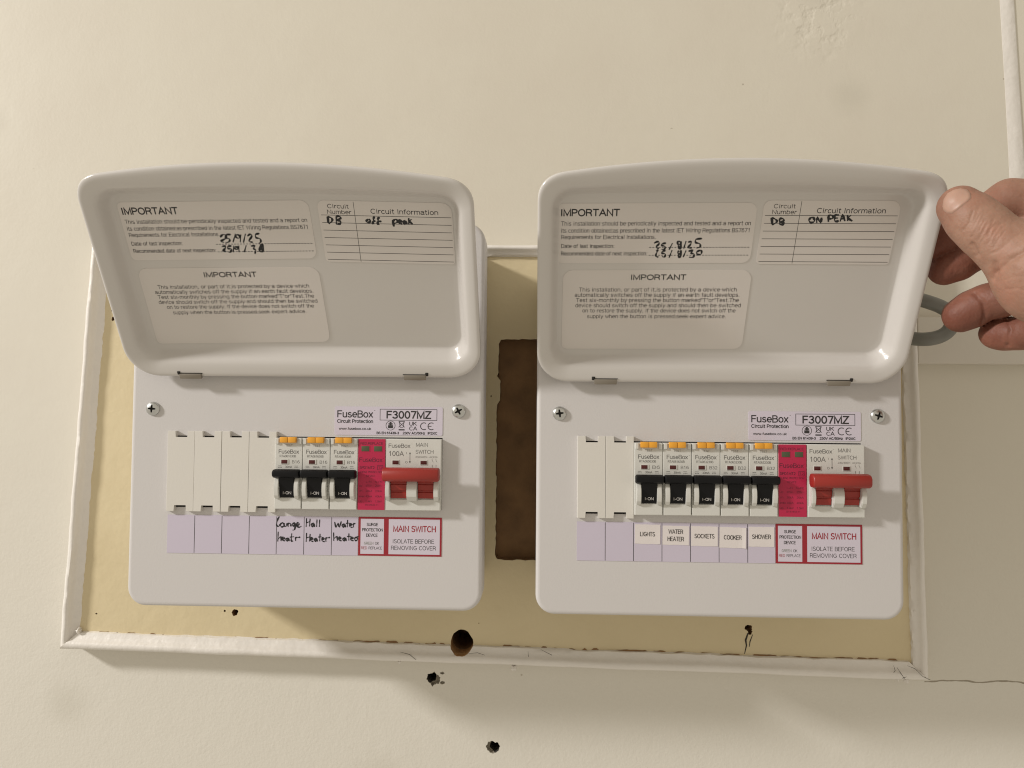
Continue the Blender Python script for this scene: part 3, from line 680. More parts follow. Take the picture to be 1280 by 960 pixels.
# -- printed plates on the cover
def rating_label():
    mb = MB(); mb.prism(rrect(18.9, 88.8, 52.4, 70.7, 1.0, 4), -.28, -.02)
    y = -.34
    text(mb, 'FuseBox', 20.6, 43.6, 65.9, 4.0, y, 1, .012); text(mb, '•', 44.3, 45.4, 68.2, 1.1, y, 1)
    text(mb, 'Circuit Protection', 20.6, 43.8, 61.3, 2.0, y, 1, .02)
    text(mb, 'www.fusebox.co.uk', 21.8, 42.6, 56.5, 1.35, y, 1, .02)
    for (a, b_, c_, d_) in ((48.2, 85.2, 69.0, 69.3), (48.2, 85.2, 62.0, 62.3), (48.2, 48.5, 62.3, 69.0), (84.9, 85.2, 62.3, 69.0)):
        mb.add([(a, y, c_), (b_, y, c_), (b_, y, d_), (a, y, d_)], [(0, 1, 2, 3)], 1)
    text(mb, 'F3007MZ', 52.6, 81.2, 65.6, 4.3, y, 1, .02)
    def ringm(cx, cz, r0, r1, a0=0, a1=360, n=22):
        v = []; f = []
        for i in range(n+1):
            t = R(a0+(a1-a0)*i/n); v += [(cx+r0*math.cos(t), y, cz+r0*math.sin(t)), (cx+r1*math.cos(t), y, cz+r1*math.sin(t))]
        for i in range(n): f.append((2*i, 2*i+1, 2*i+3, 2*i+2))
        mb.add(v, f, 1)
    def poly(pts): mb.add([(x, y, z) for x, z in pts], [tuple(range(len(pts)))], 1)
    def bar(xa, za, xb, zb, t=.16):
        d = np.array([xb-xa, zb-za]); d = d/np.linalg.norm(d)*t; nx, nz = -d[1], d[0]
        poly([(xa-nx, za-nz), (xb-nx, zb-nz), (xb+nx, zb+nz), (xa+nx, za+nz)])
    ringm(55.2, 58.7, 2.8, 3.1)
    poly([(53.6, 57.0), (56.8, 57.0), (56.8, 58.9), (53.6, 58.9)]); poly([(54.6, 59.0), (55.8, 59.0), (55.8, 61.0), (54.6, 61.0)]); poly([(53.9, 59.2), (54.5, 59.2), (54.5, 60.2), (53.9, 60.2)]); poly([(55.9, 59.2), (56.5, 59.2), (56.5, 60.2), (55.9, 60.2)])
    # crossed-out wheeled bin
    bar(60.9, 61.3, 61.4, 57.6); bar(63.9, 61.3, 63.4, 57.6); bar(61.4, 57.6, 63.4, 57.6); bar(60.5, 61.3, 64.3, 61.3, .2); bar(60.4, 57.6, 64.4, 61.2); bar(60.4, 61.2, 64.4, 57.6); poly([(60.5, 55.6), (64.3, 55.6), (64.3, 56.4), (60.5, 56.4)])
    text(mb, 'UK', 67.3, 72.0, 60.0, 2.2, y, 1, .012); text(mb, 'CA', 67.3, 72.3, 56.9, 2.2, y, 1, .012)
    ringm(76.8, 58.4, 1.95, 2.45, 55, 305); ringm(81.6, 58.4, 1.95, 2.45, 55, 305); bar(79.6, 58.4, 81.6, 58.4, .22)
    text(mb, 'BS EN 61439-3', 46.3, 60.7, 53.9, 1.35, y, 1, .03); text(mb, '230V AC/50Hz', 63.2, 77.4, 53.9, 1.35, y, 1, .03); text(mb, 'IP2XC', 79.2, 85.4, 53.9, 1.35, y, 1, .03)
    return mb
def strip_mb():
    mb = MB(); mb.box(-89, 35.2, -.26, -.02, -24.6, -.1)
    for i in range(1, 7):
        x = -89+P_*i+.05*i
        mb.add([(x-.17, -.31, -24.4), (x+.17, -.31, -24.4), (x+.17, -.31, -.4), (x-.17, -.31, -.4)], [(0, 1, 2, 3)], 1)
    return mb
def warning_mb():
    mb = MB(); mb.box(35.5, 89.0, -.26, -.02, -24.5, .1, 2)
    y = -.3
    for a, b_ in ((36.9, 51.9), (55.0, 87.8)): mb.add([(a, y, -23.4), (b_, y, -23.4), (b_, y, -1.1), (a, y, -1.1)], [(0, 1, 2, 3)], 0)
    y = -.34
    text(mb, 'SURGE', 40.8, 48.0, -4.7, 1.75, y, 1, .015); text(mb, 'PROTECTION', 37.9, 51.2, -8.1, 1.75, y, 1, .015); text(mb, 'DEVICE', 40.6, 47.8, -11.5, 1.75, y, 1, .015)
    text(mb, 'GREEN', 39.2, 45.2, -16.6, 1.6, y, 3); text(mb, 'OK', 46.3, 48.8, -16.6, 1.6, y, 1); text(mb, 'RED', 37.4, 41.2, -19.6, 1.6, y, 2); text(mb, 'REPLACE', 42.2, 50.8, -19.6, 1.6, y, 1)
    text(mb, 'MAIN SWITCH', 58.0, 85.2, -7.2, 3.5, y, 2, .012)
    text(mb, 'ISOLATE BEFORE', 57.6, 84.2, -15.1, 2.4, y, 1); text(mb, 'REMOVING COVER', 56.6, 85.4, -19.3, 2.4, y, 1)
    return mb

# -- the lid: a shallow tray with rolled rim; u across, v up from the hinge, w away from the viewer
LF = 12.0                                     # floor depth
def lid_outline():
    pts = [(-93+186*i/24, 0.0) for i in range(24)]
    pts += [(93+20*math.cos(R(-90+90*i/12)), 20+20*math.sin(R(-90+90*i/12))) for i in range(12)]
    pts += [(113, 20+94*i/14) for i in range(14)]
    A, Cc, B = np.array([113., 114.]), np.array([112.8, 128.3]), np.array([96., 130.15])
    bz = [tuple((1-t)**2*A+2*t*(1-t)*Cc+t*t*B) for t in [i/12 for i in range(12)]]
    pts += bz
    pts += [(96-192*i/24, 137-7*((96-192*i/24)/97)**2) for i in range(24)]
    pts += [(-B_[0], B_[1]) for B_ in [tuple((1-t)**2*B+2*t*(1-t)*Cc+t*t*A) for t in [i/12 for i in range(12)]]]
    pts += [(-113, 114-94*i/14) for i in range(14)]
    pts += [(-93+20*math.cos(R(180+90*i/12)), 20+20*math.sin(R(180+90*i/12))) for i in range(12)]
    return np.array(pts)
def floor_outline(g=0.0):
    x1, z0, z1, r = 99.8-g, 16.5+g, 114.3-g, 9.0-g*.3
    pts = [(-(x1-r)+2*(x1-r)*i/24, z0) for i in range(24)]
    pts += [(x1-r+r*math.cos(R(-90+90*i/12)), z0+r+r*math.sin(R(-90+90*i/12))) for i in range(12)]
    pts += [(x1, z0+r+(z1-z0-2*r)*i/14) for i in range(14)]
    pts += [(x1-r+r*math.cos(R(90*i/12)), z1-r+r*math.sin(R(90*i/12))) for i in range(12)]
    pts += [(x1-r-2*(x1-r)*i/24, z1) for i in range(24)]
    pts += [(-(x1-r)+r*math.cos(R(90+90*i/12)), z1-r+r*math.sin(R(90+90*i/12))) for i in range(12)]
    pts += [(-x1, z1-r-(z1-z0-2*r)*i/14) for i in range(14)]
    pts += [(-(x1-r)+r*math.cos(R(180+90*i/12)), z0+r+r*math.sin(R(180+90*i/12))) for i in range(12)]
    return np.array(pts)
RIM, FLO = lid_outline(), floor_outline()
def lid_map(tw):
    return lambda u, v, w_: (u, w_+tw*(u/113)*(v/137), v)
def lid_mb(tw):
    mb = MB(); fm = lid_map(tw)
    def ring(s_, w_, g=None):
        p = RIM+(FLO-RIM)*s_
        return [fm(a, b_, w_) for a, b_ in p]
    prof = [(.98, LF+2.2), (.9, LF+2.1), (.72, LF+.8), (.45, 9.2), (.16, 6.2), (.03, 4.2), (0, 2.6), (0, 1.2), (.02, .45), (.065, .08), (.12, 0), (.2, .15), (.36, .8), (.5, 1.5), (.6, 2.5), (.67, 4.0), (.76, 7.0), (.85, 9.9), (.91, 11.2), (.96, 11.85), (1.0, LF)]
    rings = [ring(s_, w_) for s_, w_ in prof]
    c0 = np.array([0, 65.4])
    for s_ in (.97, .9, .8, .7, .6, .5, .4, .3, .2, .1): rings.append([fm(*(c0+(FLO[i]-c0)*s_), LF) for i in range(len(FLO))])
    mb.loft(rings, 0, True, True)
    mb.f = [f[::-1] for f in mb.f]
    return mb
def sheet(mb, x0, x1, z0, z1, rad, w_, fm, mi=0, nx=14, th=.22):
    """a thin sticker lying on the tray floor, as a grid so that it follows it"""
    rBL, rBR, rTR, rTL = rad
    zs = sorted(set([z0+(z1-z0)*i/10 for i in range(11)]+[z0+max(rBL, rBR)*t for t in (.08, .3, .6)]+[z1-max(rTL, rTR)*t for t in (.08, .3, .6)]))
    rows = []
    for z in zs:
        def ins(r0, r1):
            if z < z0+r0: d = z0+r0-z; return r0-math.sqrt(max(r0*r0-d*d, 0))
            if z > z1-r1: d = z-(z1-r1); return r1-math.sqrt(max(r1*r1-d*d, 0))
            return 0
        a, b_ = x0+ins(rBL, rTL), x1-ins(rBR, rTR)
        rows.append([(a+(b_-a)*i/nx, z) for i in range(nx+1)])
    n = nx+1; v = [fm(x, z, w_-th) for r in rows for x, z in r]; f = []
    for a in range(len(rows)-1):
        for i in range(nx): f.append((a*n+i, a*n+i+1, (a+1)*n+i+1, (a+1)*n+i))
    mb.add(v, f, mi)
    loop = rows[0]+[r[-1] for r in rows[1:]]+rows[-1][::-1][1:]+[r[0] for r in rows[1:-1]][::-1]
    m_ = len(loop)
    mb.add([fm(x, z, w_-th) for x, z in loop]+[fm(x, z, w_+.02) for x, z in loop], [(i, m_+i, m_+(i+1) % m_, (i+1) % m_) for i in range(m_)], mi)
LW = LF-.27
def lid_labels(lid, tw, inv, hand, du, sh, dv, tilt):
    base_map = lid_map(tw)
    def mapper(k, uc):
        return lambda u, v, w_: base_map(u+sh[k], v+dv[k]+tilt[k]*(u-uc), w_)
    def pen(mb, strokes, r):
        for st in strokes: stroke(mb, [inv(*p) for p in st], r, LW-.02, 2, base_map)
    # "IMPORTANT" periodic inspection label
    fm = mapper(0, -40)
    tx = lambda s, a, b_, z, h, bold=0.0, mi=1: text(mb, s, a, b_, z, h, LW, mi, bold, fm)
    mb = MB(); sheet(mb, -97.4, 17.0, 75.4, 111.2, (3, 5, 5, 3), LF, fm)
    tx('IMPORTANT', -95.6, -61.5, 105.8, 3.7, .02)
    tx('This installation should be periodically inspected and tested and a report on', -95.2, 14.6, 99.4, 2.3, .002)
    tx('its condition obtained,as prescribed in the latest IET Wiring Regulations BS7671', -95.2, 14.8, 95.2, 2.3, .002)
    tx('Requirements for Electrical Installations.', -95.0, -39.5, 91.3, 2.3, .002)
    tx('Date of last inspection:', -95.0, -63.5, 85.9, 2.2, .006)
    tx('Recommended date of next inspection:', -95.0, -43.8, 81.3, 2.2, .006)
    for z in (85.0, 80.2):
        x = -43.0
        while x < 15:
            mb.add([fm(a, c_, LW) for a, c_ in ((x, z-.2), (x+1.1, z-.2), (x+1.1, z+.2), (x, z+.2))], [(0, 1, 2, 3)], 1); x += 1.85
    pen(mb, hand['insp'], .62)
    mb.build('inspection_label', [M_sticker, M_ink, M_pen], lid, smooth=20)
    # residual-current test notice
    fm = mapper(1, -40)
    mb = MB(); sheet(mb, -96, 16.6, 18.4, 70.0, (3, 5, 6, 6), LF, fm)
    tx('IMPORTANT', -55.2, -22.2, 65.5, 3.0, .02)
    for i, (s, a, b_) in enumerate((('This installation, or part of it,is protected by a device which', -86.0, 9.0), ('automatically switches off the supply if an earth fault develops.', -88.6, 11.2),
                                    ('Test six-monthly by pressing the button marked"T"or"Test.The', -87.6, 11.0), ('device should switch off the supply and should then be switched', -88.0, 12.6),
                                    ('on to restore the supply. If the device does not switch off the', -83.6, 9.8), ('supply when the button is pressed,seek expert advice.', -80.6, 4.6))):
        tx(s, a, b_, 57.7-3.4*i-(.4 if i == 5 else 0), 2.3, .002)
    mb.build('test_notice', [M_sticker, M_ink], lid, smooth=20)
    # hand-filled circuit chart
    fm = mapper(2, 60)
    mb = MB(); sheet(mb, 22.0, 99.4, 74.4, 112.2, (2, 2, 6, 4), LF, fm)
    tx('Circuit', 27.7, 40.0, 108.9, 2.3, .004); tx('Number', 27.2, 41.2, 105.5, 2.3, .004); tx('Circuit Information', 52.5, 91.4, 106.4, 2.7, .006)
    for z in (103.5, 98.9, 94.3, 89.7, 85.1, 80.5, 75.9):
        mb.add([fm(a, c_, LW) for a, c_ in ((23.4, z-.14), (60, z-.14), (98.6, z-.14), (98.6, z+.14), (60, z+.14), (23.4, z+.14))], [(0, 1, 4, 5), (1, 2, 3, 4)], 1)
    mb.add([fm(a, c_, LW) for a, c_ in ((43.0, 74.8), (43.25, 74.8), (43.25, 92), (43.25, 111.8), (43.0, 111.8), (43.0, 92))], [(0, 1, 2, 5), (5, 2, 3, 4)], 1)
    pen(mb, hand['chart'], .72)
    mb.build('circuit_chart', [M_sticker, M_ink, M_pen], lid, smooth=20)
    # hinge pins in their slots
    for sx in (-1, 1):
        mb = MB(); a = 72*sx-du
        mb.box(a-7, a+7, -1.6, .6, -.7, 2.5, 0, .35)
        mb.box(a-7.6, a+7.6, -.2, .5, 2.4, 2.85, 1)
        mb.box(*((a-8.6, a-6.6) if sx < 0 else (a+6.6, a+8.6)), -.35, .5, 1.6, 4.0, 1, .4)
        mb.build('hinge_pin', [M_pin, M_dark], lid)

def C1(x, y): return (80+x/4, 190+y/4)
def C2(x, y): return (340+x/4, 190+y/4)
def C3(x, y): return (660+x/4, 190+y/4)
def C4(x, y): return (940+x/3.691, 190+y/3.691)
HL = dict(insp=[[C1(*p) for p in s] for s in (
    [(782, 425), (795, 412), (812, 418), (808, 432), (785, 445), (800, 451)], [(835, 412), (812, 413), (808, 428), (826, 432), (828, 446), (808, 455)], [(846, 450), (858, 408)],
    [(880, 420), (866, 412), (860, 424), (876, 430), (884, 412), (882, 450)], [(898, 452), (908, 408)], [(918, 420), (932, 410), (940, 420), (925, 445), (945, 450)], [(978, 406), (958, 412), (962, 428), (980, 432), (985, 448), (975, 456)],
    [(790, 472), (808, 470), (806, 482), (794, 494), (812, 496)], [(838, 468), (820, 472), (822, 482), (838, 484), (832, 500), (822, 498)], [(846, 500), (850, 468)], [(868, 478), (858, 472), (856, 482), (868, 486), (874, 468), (876, 500)], [(902, 500), (912, 466)],
    [(935, 470), (955, 468), (948, 482), (960, 490), (955, 508)], [(980, 465), (992, 460), (998, 478), (992, 498), (980, 495), (978, 475), (990, 468), (990, 492), (984, 470), (985, 490)])],
    chart=[[C2(*p) for p in s] for s in (
    [(280, 322), (282, 356), (279, 326), (296, 328), (302, 342), (285, 358)], [(322, 320), (322, 358)], [(322, 320), (340, 322), (342, 332), (324, 338), (344, 346), (340, 358), (322, 360)],
    [(482, 335), (472, 345), (482, 352), (494, 344), (484, 335)], [(516, 326), (508, 330), (508, 358), (502, 348), (518, 344)], [(540, 328), (530, 332), (534, 362), (526, 348), (548, 346)],
    [(604, 340), (610, 372), (606, 345), (622, 336), (628, 350), (612, 356)], [(634, 352), (648, 344), (638, 338), (636, 356), (652, 358)], [(668, 342), (656, 350), (662, 360), (672, 345), (674, 360)], [(684, 330), (684, 360)], [(698, 336), (688, 346), (704, 360)])])
HR = dict(insp=[[C3(*p) for p in s] for s in (
    [(630, 455), (650, 447), (655, 458), (640, 475), (655, 482)], [(690, 455), (672, 458), (668, 466), (685, 472), (680, 487), (668, 485)], [(705, 488), (722, 455)],
    [(760, 448), (748, 445), (750, 462), (762, 460), (765, 445), (762, 482), (755, 482), (752, 466)], [(778, 482), (790, 445)], [(800, 450), (815, 448), (812, 462), (798, 478), (820, 478)], [(870, 432), (840, 436), (838, 452), (858, 458), (860, 474), (842, 480)],
    [(640, 495), (650, 490), (640, 510), (640, 522), (652, 524)], [(688, 492), (672, 496), (670, 505), (686, 510), (682, 524), (670, 522)], [(705, 528), (720, 490)], [(755, 492), (748, 505), (762, 508), (764, 490), (762, 525), (754, 524), (752, 508)], [(775, 525), (790, 492)],
    [(802, 496), (825, 490), (815, 505), (830, 510), (825, 525), (805, 525)], [(860, 490), (843, 500), (848, 512), (866, 508), (866, 492), (856, 490)])],
    chart=[[C4(*p) for p in s] for s in (
    [(92, 305), (92, 336), (90, 306), (108, 310), (114, 322), (94, 336)], [(126, 306), (128, 334)], [(126, 306), (144, 308), (144, 318), (130, 320), (148, 326), (142, 334), (128, 334)],
    [(272, 302), (262, 314), (272, 326), (288, 318), (282, 302), (272, 302)], [(298, 326), (300, 302), (316, 326), (320, 302)], [(352, 322), (354, 292), (372, 294), (372, 306), (356, 308)], [(400, 290), (382, 292), (382, 318), (400, 318)], [(382, 305), (396, 304)],
    [(406, 320), (416, 290), (428, 318)], [(410, 308), (424, 308)], [(440, 290), (440, 318)], [(456, 292), (442, 304), (462, 318)])])

def consumer_unit(X0, dz, th, Y0, Z0, tw, du, label, hand):
    base = (X0, 86, -59+dz); off = (0, -86, 59)
    u = empty('consumer_unit', base, label, 'fuse box', 'fuse boxes on the backboard')
    mb = MB()
    def o(d): return rrect(-110.5+d, 110.5-d, -55+d, 187-d, 9-d*.5, 6)
    mb.loft([[(x, y, z) for x, z in o(d)] for d, y in ((0, 21.9), (0, 85), (.8, 85.8))], 0, False, True)
    mb.box(-100, 100, 24.2, 26, -2, 58, 1)
    mb.build('back_box', [M_base, M_dark], u, off)
    unit_cover().build('cover', [M_cover], u, off, smooth=35)
    for x, a in ((-100.4, 12 if X0 < 100 else 0), (99.1, -20 if X0 < 100 else 25)):
        s_ = bpy.data.objects.new('screw', SCREW); COL.objects.link(s_); s_.parent = u
        s_.location = [c*S for c in (x, -86, 59+68.3)]; s_.rotation_euler = (0, R(a), 0)
    rating_label().build('rating_label', [M_lilac2, M_ink], u, off, smooth=0)
    warning_mb().build('warning_label', [M_lilac2, M_ink, M_red_ink, M_green_ink], u, off, smooth=0)
    # lid
    lm_ = lid_mb(tw)
    lid = lm_.build('lid', M_lid, u, (du, Y0-86, Z0+59), smooth=50)
    lid.rotation_euler = (R(90)-th, 0, 0)
    n = np.array([0, math.sin(th), math.cos(th)]); org = np.array([X0+du, Y0, Z0+dz])
    def inv(px, py):
        d = ray(px, py); uu, vv = 0., 60.
        for _ in range(6):
            w_ = LF+tw*(uu/113)*(vv/137); t = ((org+n*w_-CAM)@n)/(d@n); q = CAM+t*d-org
            uu, vv = q[0], -q[1]*math.cos(th)+q[2]*math.sin(th)
        return uu, vv
    lid_labels(lid, tw, inv, hand, du, *(((0, 0, 0), (0, 0, 0), (.024, .022, -.01)) if X0 < 100 else ((-4, -1.6, -5.4), (-1.3, -.3, -.9), (.003, .004, -.004))))
    return u, off
TL_, TR_ = R(55.0), R(60.9)
uL, off = consumer_unit(0, 0, TL_, -7.8, 88.9, -5.8, 1.3, 'open white fuse box whose circuit strip has handwritten marker labels, with three black breakers', HL)
uR, off = consumer_unit(264.06, -.94, TR_, -7.8, 87.9, -.6, -2.0, 'open white fuse box with five black breakers above printed paper labels, held by the hand', HR)

def mod_loc(i, y=2.8): return (-89+P_*i, -86+y, 59)
for i in range(4):
    o = module(('blank',), uL, mod_loc(i, 0)); o.rotation_euler = (0, 0, R((.5, -.4, .3, .9)[i]))
for i in (4, 5, 6): module(('rcbo', 'RTA061630B', 'B16'), uL, mod_loc(i))
module(('spd',), uL, mod_loc(7)); module(('main',), uL, mod_loc(8))
for i in range(2): module(('blank',), uR, mod_loc(i, 0))
for i, (c_, r_) in enumerate((('RTA060630B', 'B6'), ('RTA061630B', 'B16'), ('RTA063230B', 'B32'), ('RTA063230B', 'B32'), ('RTA063230B', 'B32'))):
    module(('rcbo', c_, r_), uR, mod_loc(2+i))
module(('spd',), uR, mod_loc(7)); module(('main',), uR, mod_loc(8))

# circuit strips
mb = strip_mb()
def G(x, y): return ((x-628)/10.3+35.35, -(y-624)/10.45+.05)
for s_ in ([(100, 628), (86, 655), (82, 685), (95, 695), (105, 680)], [(125, 668), (108, 680), (115, 698), (130, 690), (128, 670)], [(135, 672), (134, 692), (150, 690), (152, 672)], [(160, 696), (160, 674), (176, 676), (178, 694)], [(205, 668), (188, 678), (195, 692), (208, 672), (204, 712), (190, 718)], [(212, 690), (235, 678), (222, 668), (215, 690), (235, 698), (248, 690)],
           [(94, 730), (92, 795)], [(93, 780), (112, 762), (114, 792)], [(122, 782), (138, 772), (126, 765), (122, 785), (140, 790)], [(162, 770), (146, 780), (155, 792), (166, 772), (168, 792)], [(185, 740), (182, 788), (194, 790)], [(172, 765), (200, 762)], [(212, 790), (212, 768), (230, 766), (242, 764)],
           [(282, 638), (280, 695)], [(281, 668), (302, 660)], [(306, 640), (302, 692)], [(330, 668), (314, 680), (322, 695), (334, 672), (336, 695)], [(352, 645), (350, 694)], [(370, 645), (368, 694)],
           [(284, 735), (282, 795)], [(283, 768), (304, 762)], [(308, 742), (304, 792)], [(312, 782), (326, 772), (316, 764), (312, 786), (330, 792)], [(350, 768), (336, 780), (344, 792), (354, 772), (356, 792)], [(374, 740), (372, 790)], [(362, 762), (384, 760)], [(388, 780), (402, 772), (392, 764), (388, 786), (406, 792)], [(414, 792), (414, 768), (430, 766), (440, 762)],
           [(470, 660), (480, 695), (492, 668), (502, 695), (514, 655)], [(535, 670), (520, 682), (528, 695), (540, 674), (542, 695)], [(556, 645), (554, 694)], [(545, 668), (568, 666)], [(570, 684), (586, 674), (574, 668), (572, 690), (590, 694)], [(596, 694), (596, 672), (608, 668)],
           [(464, 730), (466, 785)], [(467, 770), (486, 756), (490, 784)], [(500, 776), (514, 766), (504, 758), (500, 780), (518, 784)], [(540, 762), (526, 774), (534, 786), (546, 764), (548, 786)], [(566, 735), (566, 782)], [(554, 756), (580, 754)], [(578, 774), (596, 764), (584, 758), (580, 780), (598, 782)], [(618, 758), (604, 768), (612, 782), (626, 772), (618, 758), (632, 752)]):
    stroke(mb, [G(*p) for p in s_], .52, -.36, 2)
o = mb.build('circuit_strip', [M_lilac, M_ink, M_pen], uL, off, smooth=20); tag(o, 'lilac circuit strip handwritten Lounge heater, Hall heater, Water heater')
strip = strip_mb().build('circuit_strip', [M_lilac, M_ink], uR, off, smooth=0); tag(strip, 'lilac circuit strip with printed paper labels stuck on it')
for i, (lines, dx, tilt, w_, ht, zt) in enumerate(((('LIGHTS',), .9, -.6, 15.9, 12.2, -1.4), (('WATER', 'HEATER'), .5, -.8, 16.5, 12.0, -2.0), (('SOCKETS',), .6, -.3, 16.6, 12.4, -2.1), (('COOKER',), .5, -1.2, 16.4, 13.0, -2.4), (('SHOWER',), .9, -.2, 15.8, 12.4, -2.0))):
    mb = MB(); x0 = -89+P_*(2+i)+dx; t = R(tilt)
    cx, cz = x0+w_/2, zt-ht/2
    rot_ = lambda x, z, y: (cx+(x-cx)*math.cos(t)-(z-cz)*math.sin(t), y, cz+(x-cx)*math.sin(t)+(z-cz)*math.cos(t))
    rg = random.Random(60+i); n = 7
    top = [(x0+w_*k/n, zt+rg.uniform(-.12, .12)) for k in range(n+1)]; bot = [(x0+w_*k/n, zt-ht+rg.uniform(-.12, .12)) for k in range(n+1)]
    f = []; v = []
    for k in range(n+1):
        lift = .5*max(0, (k/n-.75)*4)**2 if i == 3 else .12*max(0, (k/n-.8)*5)
        v += [rot_(*bot[k], -.42-lift), rot_(*top[k], -.42-lift*.6)]
    for k in range(n): f.append((2*k, 2*k+2, 2*k+3, 2*k+1))
    mb.add(v, f, 0)
    m0 = len(v); loop = [2*k for k in range(n+1)]+[2*k+1 for k in range(n, -1, -1)]
    mb.add([v[q] for q in loop]+[(v[q][0], -.28, v[q][2]) for q in loop], [(q, len(loop)+q, len(loop)+(q+1) % len(loop), (q+1) % len(loop)) for q in range(len(loop))], 0)
    for j, s_ in enumerate(lines):
        wdt = {'LIGHTS': 9.3, 'WATER': 9.0, 'HEATER': 10.2, 'SOCKETS': 12.4, 'COOKER': 11.0, 'SHOWER': 11.6}[s_]
        z = cz+(.1 if len(lines) == 1 else (2.4, -2.2)[j]); text(mb, s_, cx-wdt/2, cx+wdt/2, z, 2.5, -.5, 1, .004, lambda a, b_, y: rot_(a, b_, y-.03))
    mb.build('paper_sticker', [M_tape, M_ink], strip, smooth=0)

# ------------------------------------------------------------------ grey cable looping out behind the right box
k = MB()
ctrl = [at(1108, 366, 52), at(1130, 370, 46), at(1155, 376, 40), at(1175, 383, 40), at(1187, 391, 40), at(1191, 401, 40), at(1186, 413, 40), at(1175, 420.5, 40), at(1158, 424, 40), at(1138, 423, 46), at(1108, 419, 52)]
Q = []
for i in range(len(ctrl)-1):
    p0, p1, p2, p3 = ctrl[max(i-1, 0)], ctrl[i], ctrl[i+1], ctrl[min(i+2, len(ctrl)-1)]
    for j in range(6):
        t = j/6; Q.append(.5*((2*p1)+(p2-p0)*t+(2*p0-5*p1+4*p2-p3)*t*t+(3*p1-p0-3*p2+p3)*t**3))
Q.append(ctrl[-1])
k.tube(Q, 4.7, 16)
cb = k.build('cable', M_cable, smooth=60); tag(cb, 'grey cable looping out behind the open lid beside the fingertips', 'cable')

# ------------------------------------------------------------------ the hand
def skin_material():
    M = mat('skin', (.42, .25, .155), .55, spec=.35, sss=.15)
    nt = M.node_tree; N = nt.nodes; Lk = nt.links.new; p = N['Principled BSDF']
    tc = N.new('ShaderNodeTexCoord'); at_ = N.new('ShaderNodeAttribute'); at_.attribute_name = 'flush_shade'
    n1 = N.new('ShaderNodeTexNoise'); n1.inputs['Scale'].default_value = 190; n1.inputs['Detail'].default_value = 6; Lk(tc.outputs['Object'], n1.inputs['Vector'])
    mx = N.new('ShaderNodeMix'); mx.data_type = 'RGBA'; mx.inputs[6].default_value = (.28, .15, .10, 1); mx.inputs[7].default_value = (.40, .235, .17, 1); Lk(n1.outputs['Fac'], mx.inputs[0])
    mx2 = N.new('ShaderNodeMix'); mx2.data_type = 'RGBA'; mx2.inputs[7].default_value = (.17, .052, .032, 1); Lk(mx.outputs[2], mx2.inputs[6]); Lk(at_.outputs['Fac'], mx2.inputs[0])  # dark red: flushed fingertips, plus the fingers' shade behind the lid put into colour
    n4 = N.new('ShaderNodeTexNoise'); n4.inputs['Scale'].default_value = 45; n4.inputs['Detail'].default_value = 3; Lk(tc.outputs['Object'], n4.inputs['Vector'])
    r4 = N.new('ShaderNodeMapRange'); r4.inputs[1].default_value = .48; r4.inputs[2].default_value = .72; r4.inputs[4].default_value = .45; Lk(n4.outputs['Fac'], r4.inputs[0])
    mx3 = N.new('ShaderNodeMix'); mx3.data_type = 'RGBA'; mx3.inputs[7].default_value = (.42, .19, .13, 1); Lk(mx2.outputs[2], mx3.inputs[6]); Lk(r4.outputs[0], mx3.inputs[0])
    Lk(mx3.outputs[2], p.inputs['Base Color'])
    n2 = N.new('ShaderNodeTexVoronoi'); n2.inputs['Scale'].default_value = 700; Lk(tc.outputs['Object'], n2.inputs['Vector'])
    n3 = N.new('ShaderNodeTexNoise'); n3.inputs['Scale'].default_value = 320; n3.inputs['Detail'].default_value = 5; Lk(tc.outputs['Object'], n3.inputs['Vector'])
    ad = N.new('ShaderNodeMath'); ad.operation = 'ADD'; ml = N.new('ShaderNodeMath'); ml.operation = 'MULTIPLY'; ml.inputs[1].default_value = .22
    Lk(n2.outputs['Distance'], ml.inputs[0]); Lk(ml.outputs[0], ad.inputs[0]); Lk(n3.outputs['Fac'], ad.inputs[1])
    b = N.new('ShaderNodeBump'); b.inputs['Strength'].default_value = .5; b.inputs['Distance'].default_value = .0008
    Lk(ad.outputs[0], b.inputs['Height']); Lk(b.outputs[0], p.inputs['Normal'])
    return M
M_skin = skin_material()
def J(px, py, Y, rpx):
    p = at(px, py, Y); z = (p-CAM) @ np.array([ROT[2][0], ROT[2][2], -ROT[2][1]])
    return (p, rpx*z/FOC)
thumb = [J(1200, 259, -82, 26.5), J(1216, 274, -86, 30), J(1234, 290, -90, 31.5), J(1256, 309, -94, 33), J(1284, 330, -98, 40)]
index = [J(1164, 303, -36, 21), J(1184, 292, -38, 23), J(1216, 276, -42, 23), J(1262, 252, -46, 27), J(1300, 256, -50, 32), J(1350, 262, -70, 36)]
middle = [J(1181, 336, -34, 20.5), J(1198, 328, -36, 21.5), J(1220, 317, -39, 19.5), J(1236, 310, -42, 22), J(1290, 290, -50, 25), J(1352, 300, -72, 34)]
ring_ = [J(1201, 394, -30, 21.5), J(1216, 386, -33, 22.5), J(1233, 377, -38, 21.0), J(1250, 374, -42, 22), J(1295, 362, -54, 25), J(1356, 345, -78, 34)]
little = [J(1244, 417, -30, 18.5), J(1254, 417, -33, 20.0), J(1266, 417, -38, 19.0), J(1280, 416, -42, 20), J(1312, 406, -56, 22), J(1360, 390, -80, 32)]
palm = [J(1318, 341, -100, 68), J(1380, 345, -92, 84), J(1450, 385, -100, 82)]
arm = [J(1450, 385, -100, 78), J(1540, 430, -112, 66), J(1800, 540, -140, 84)]
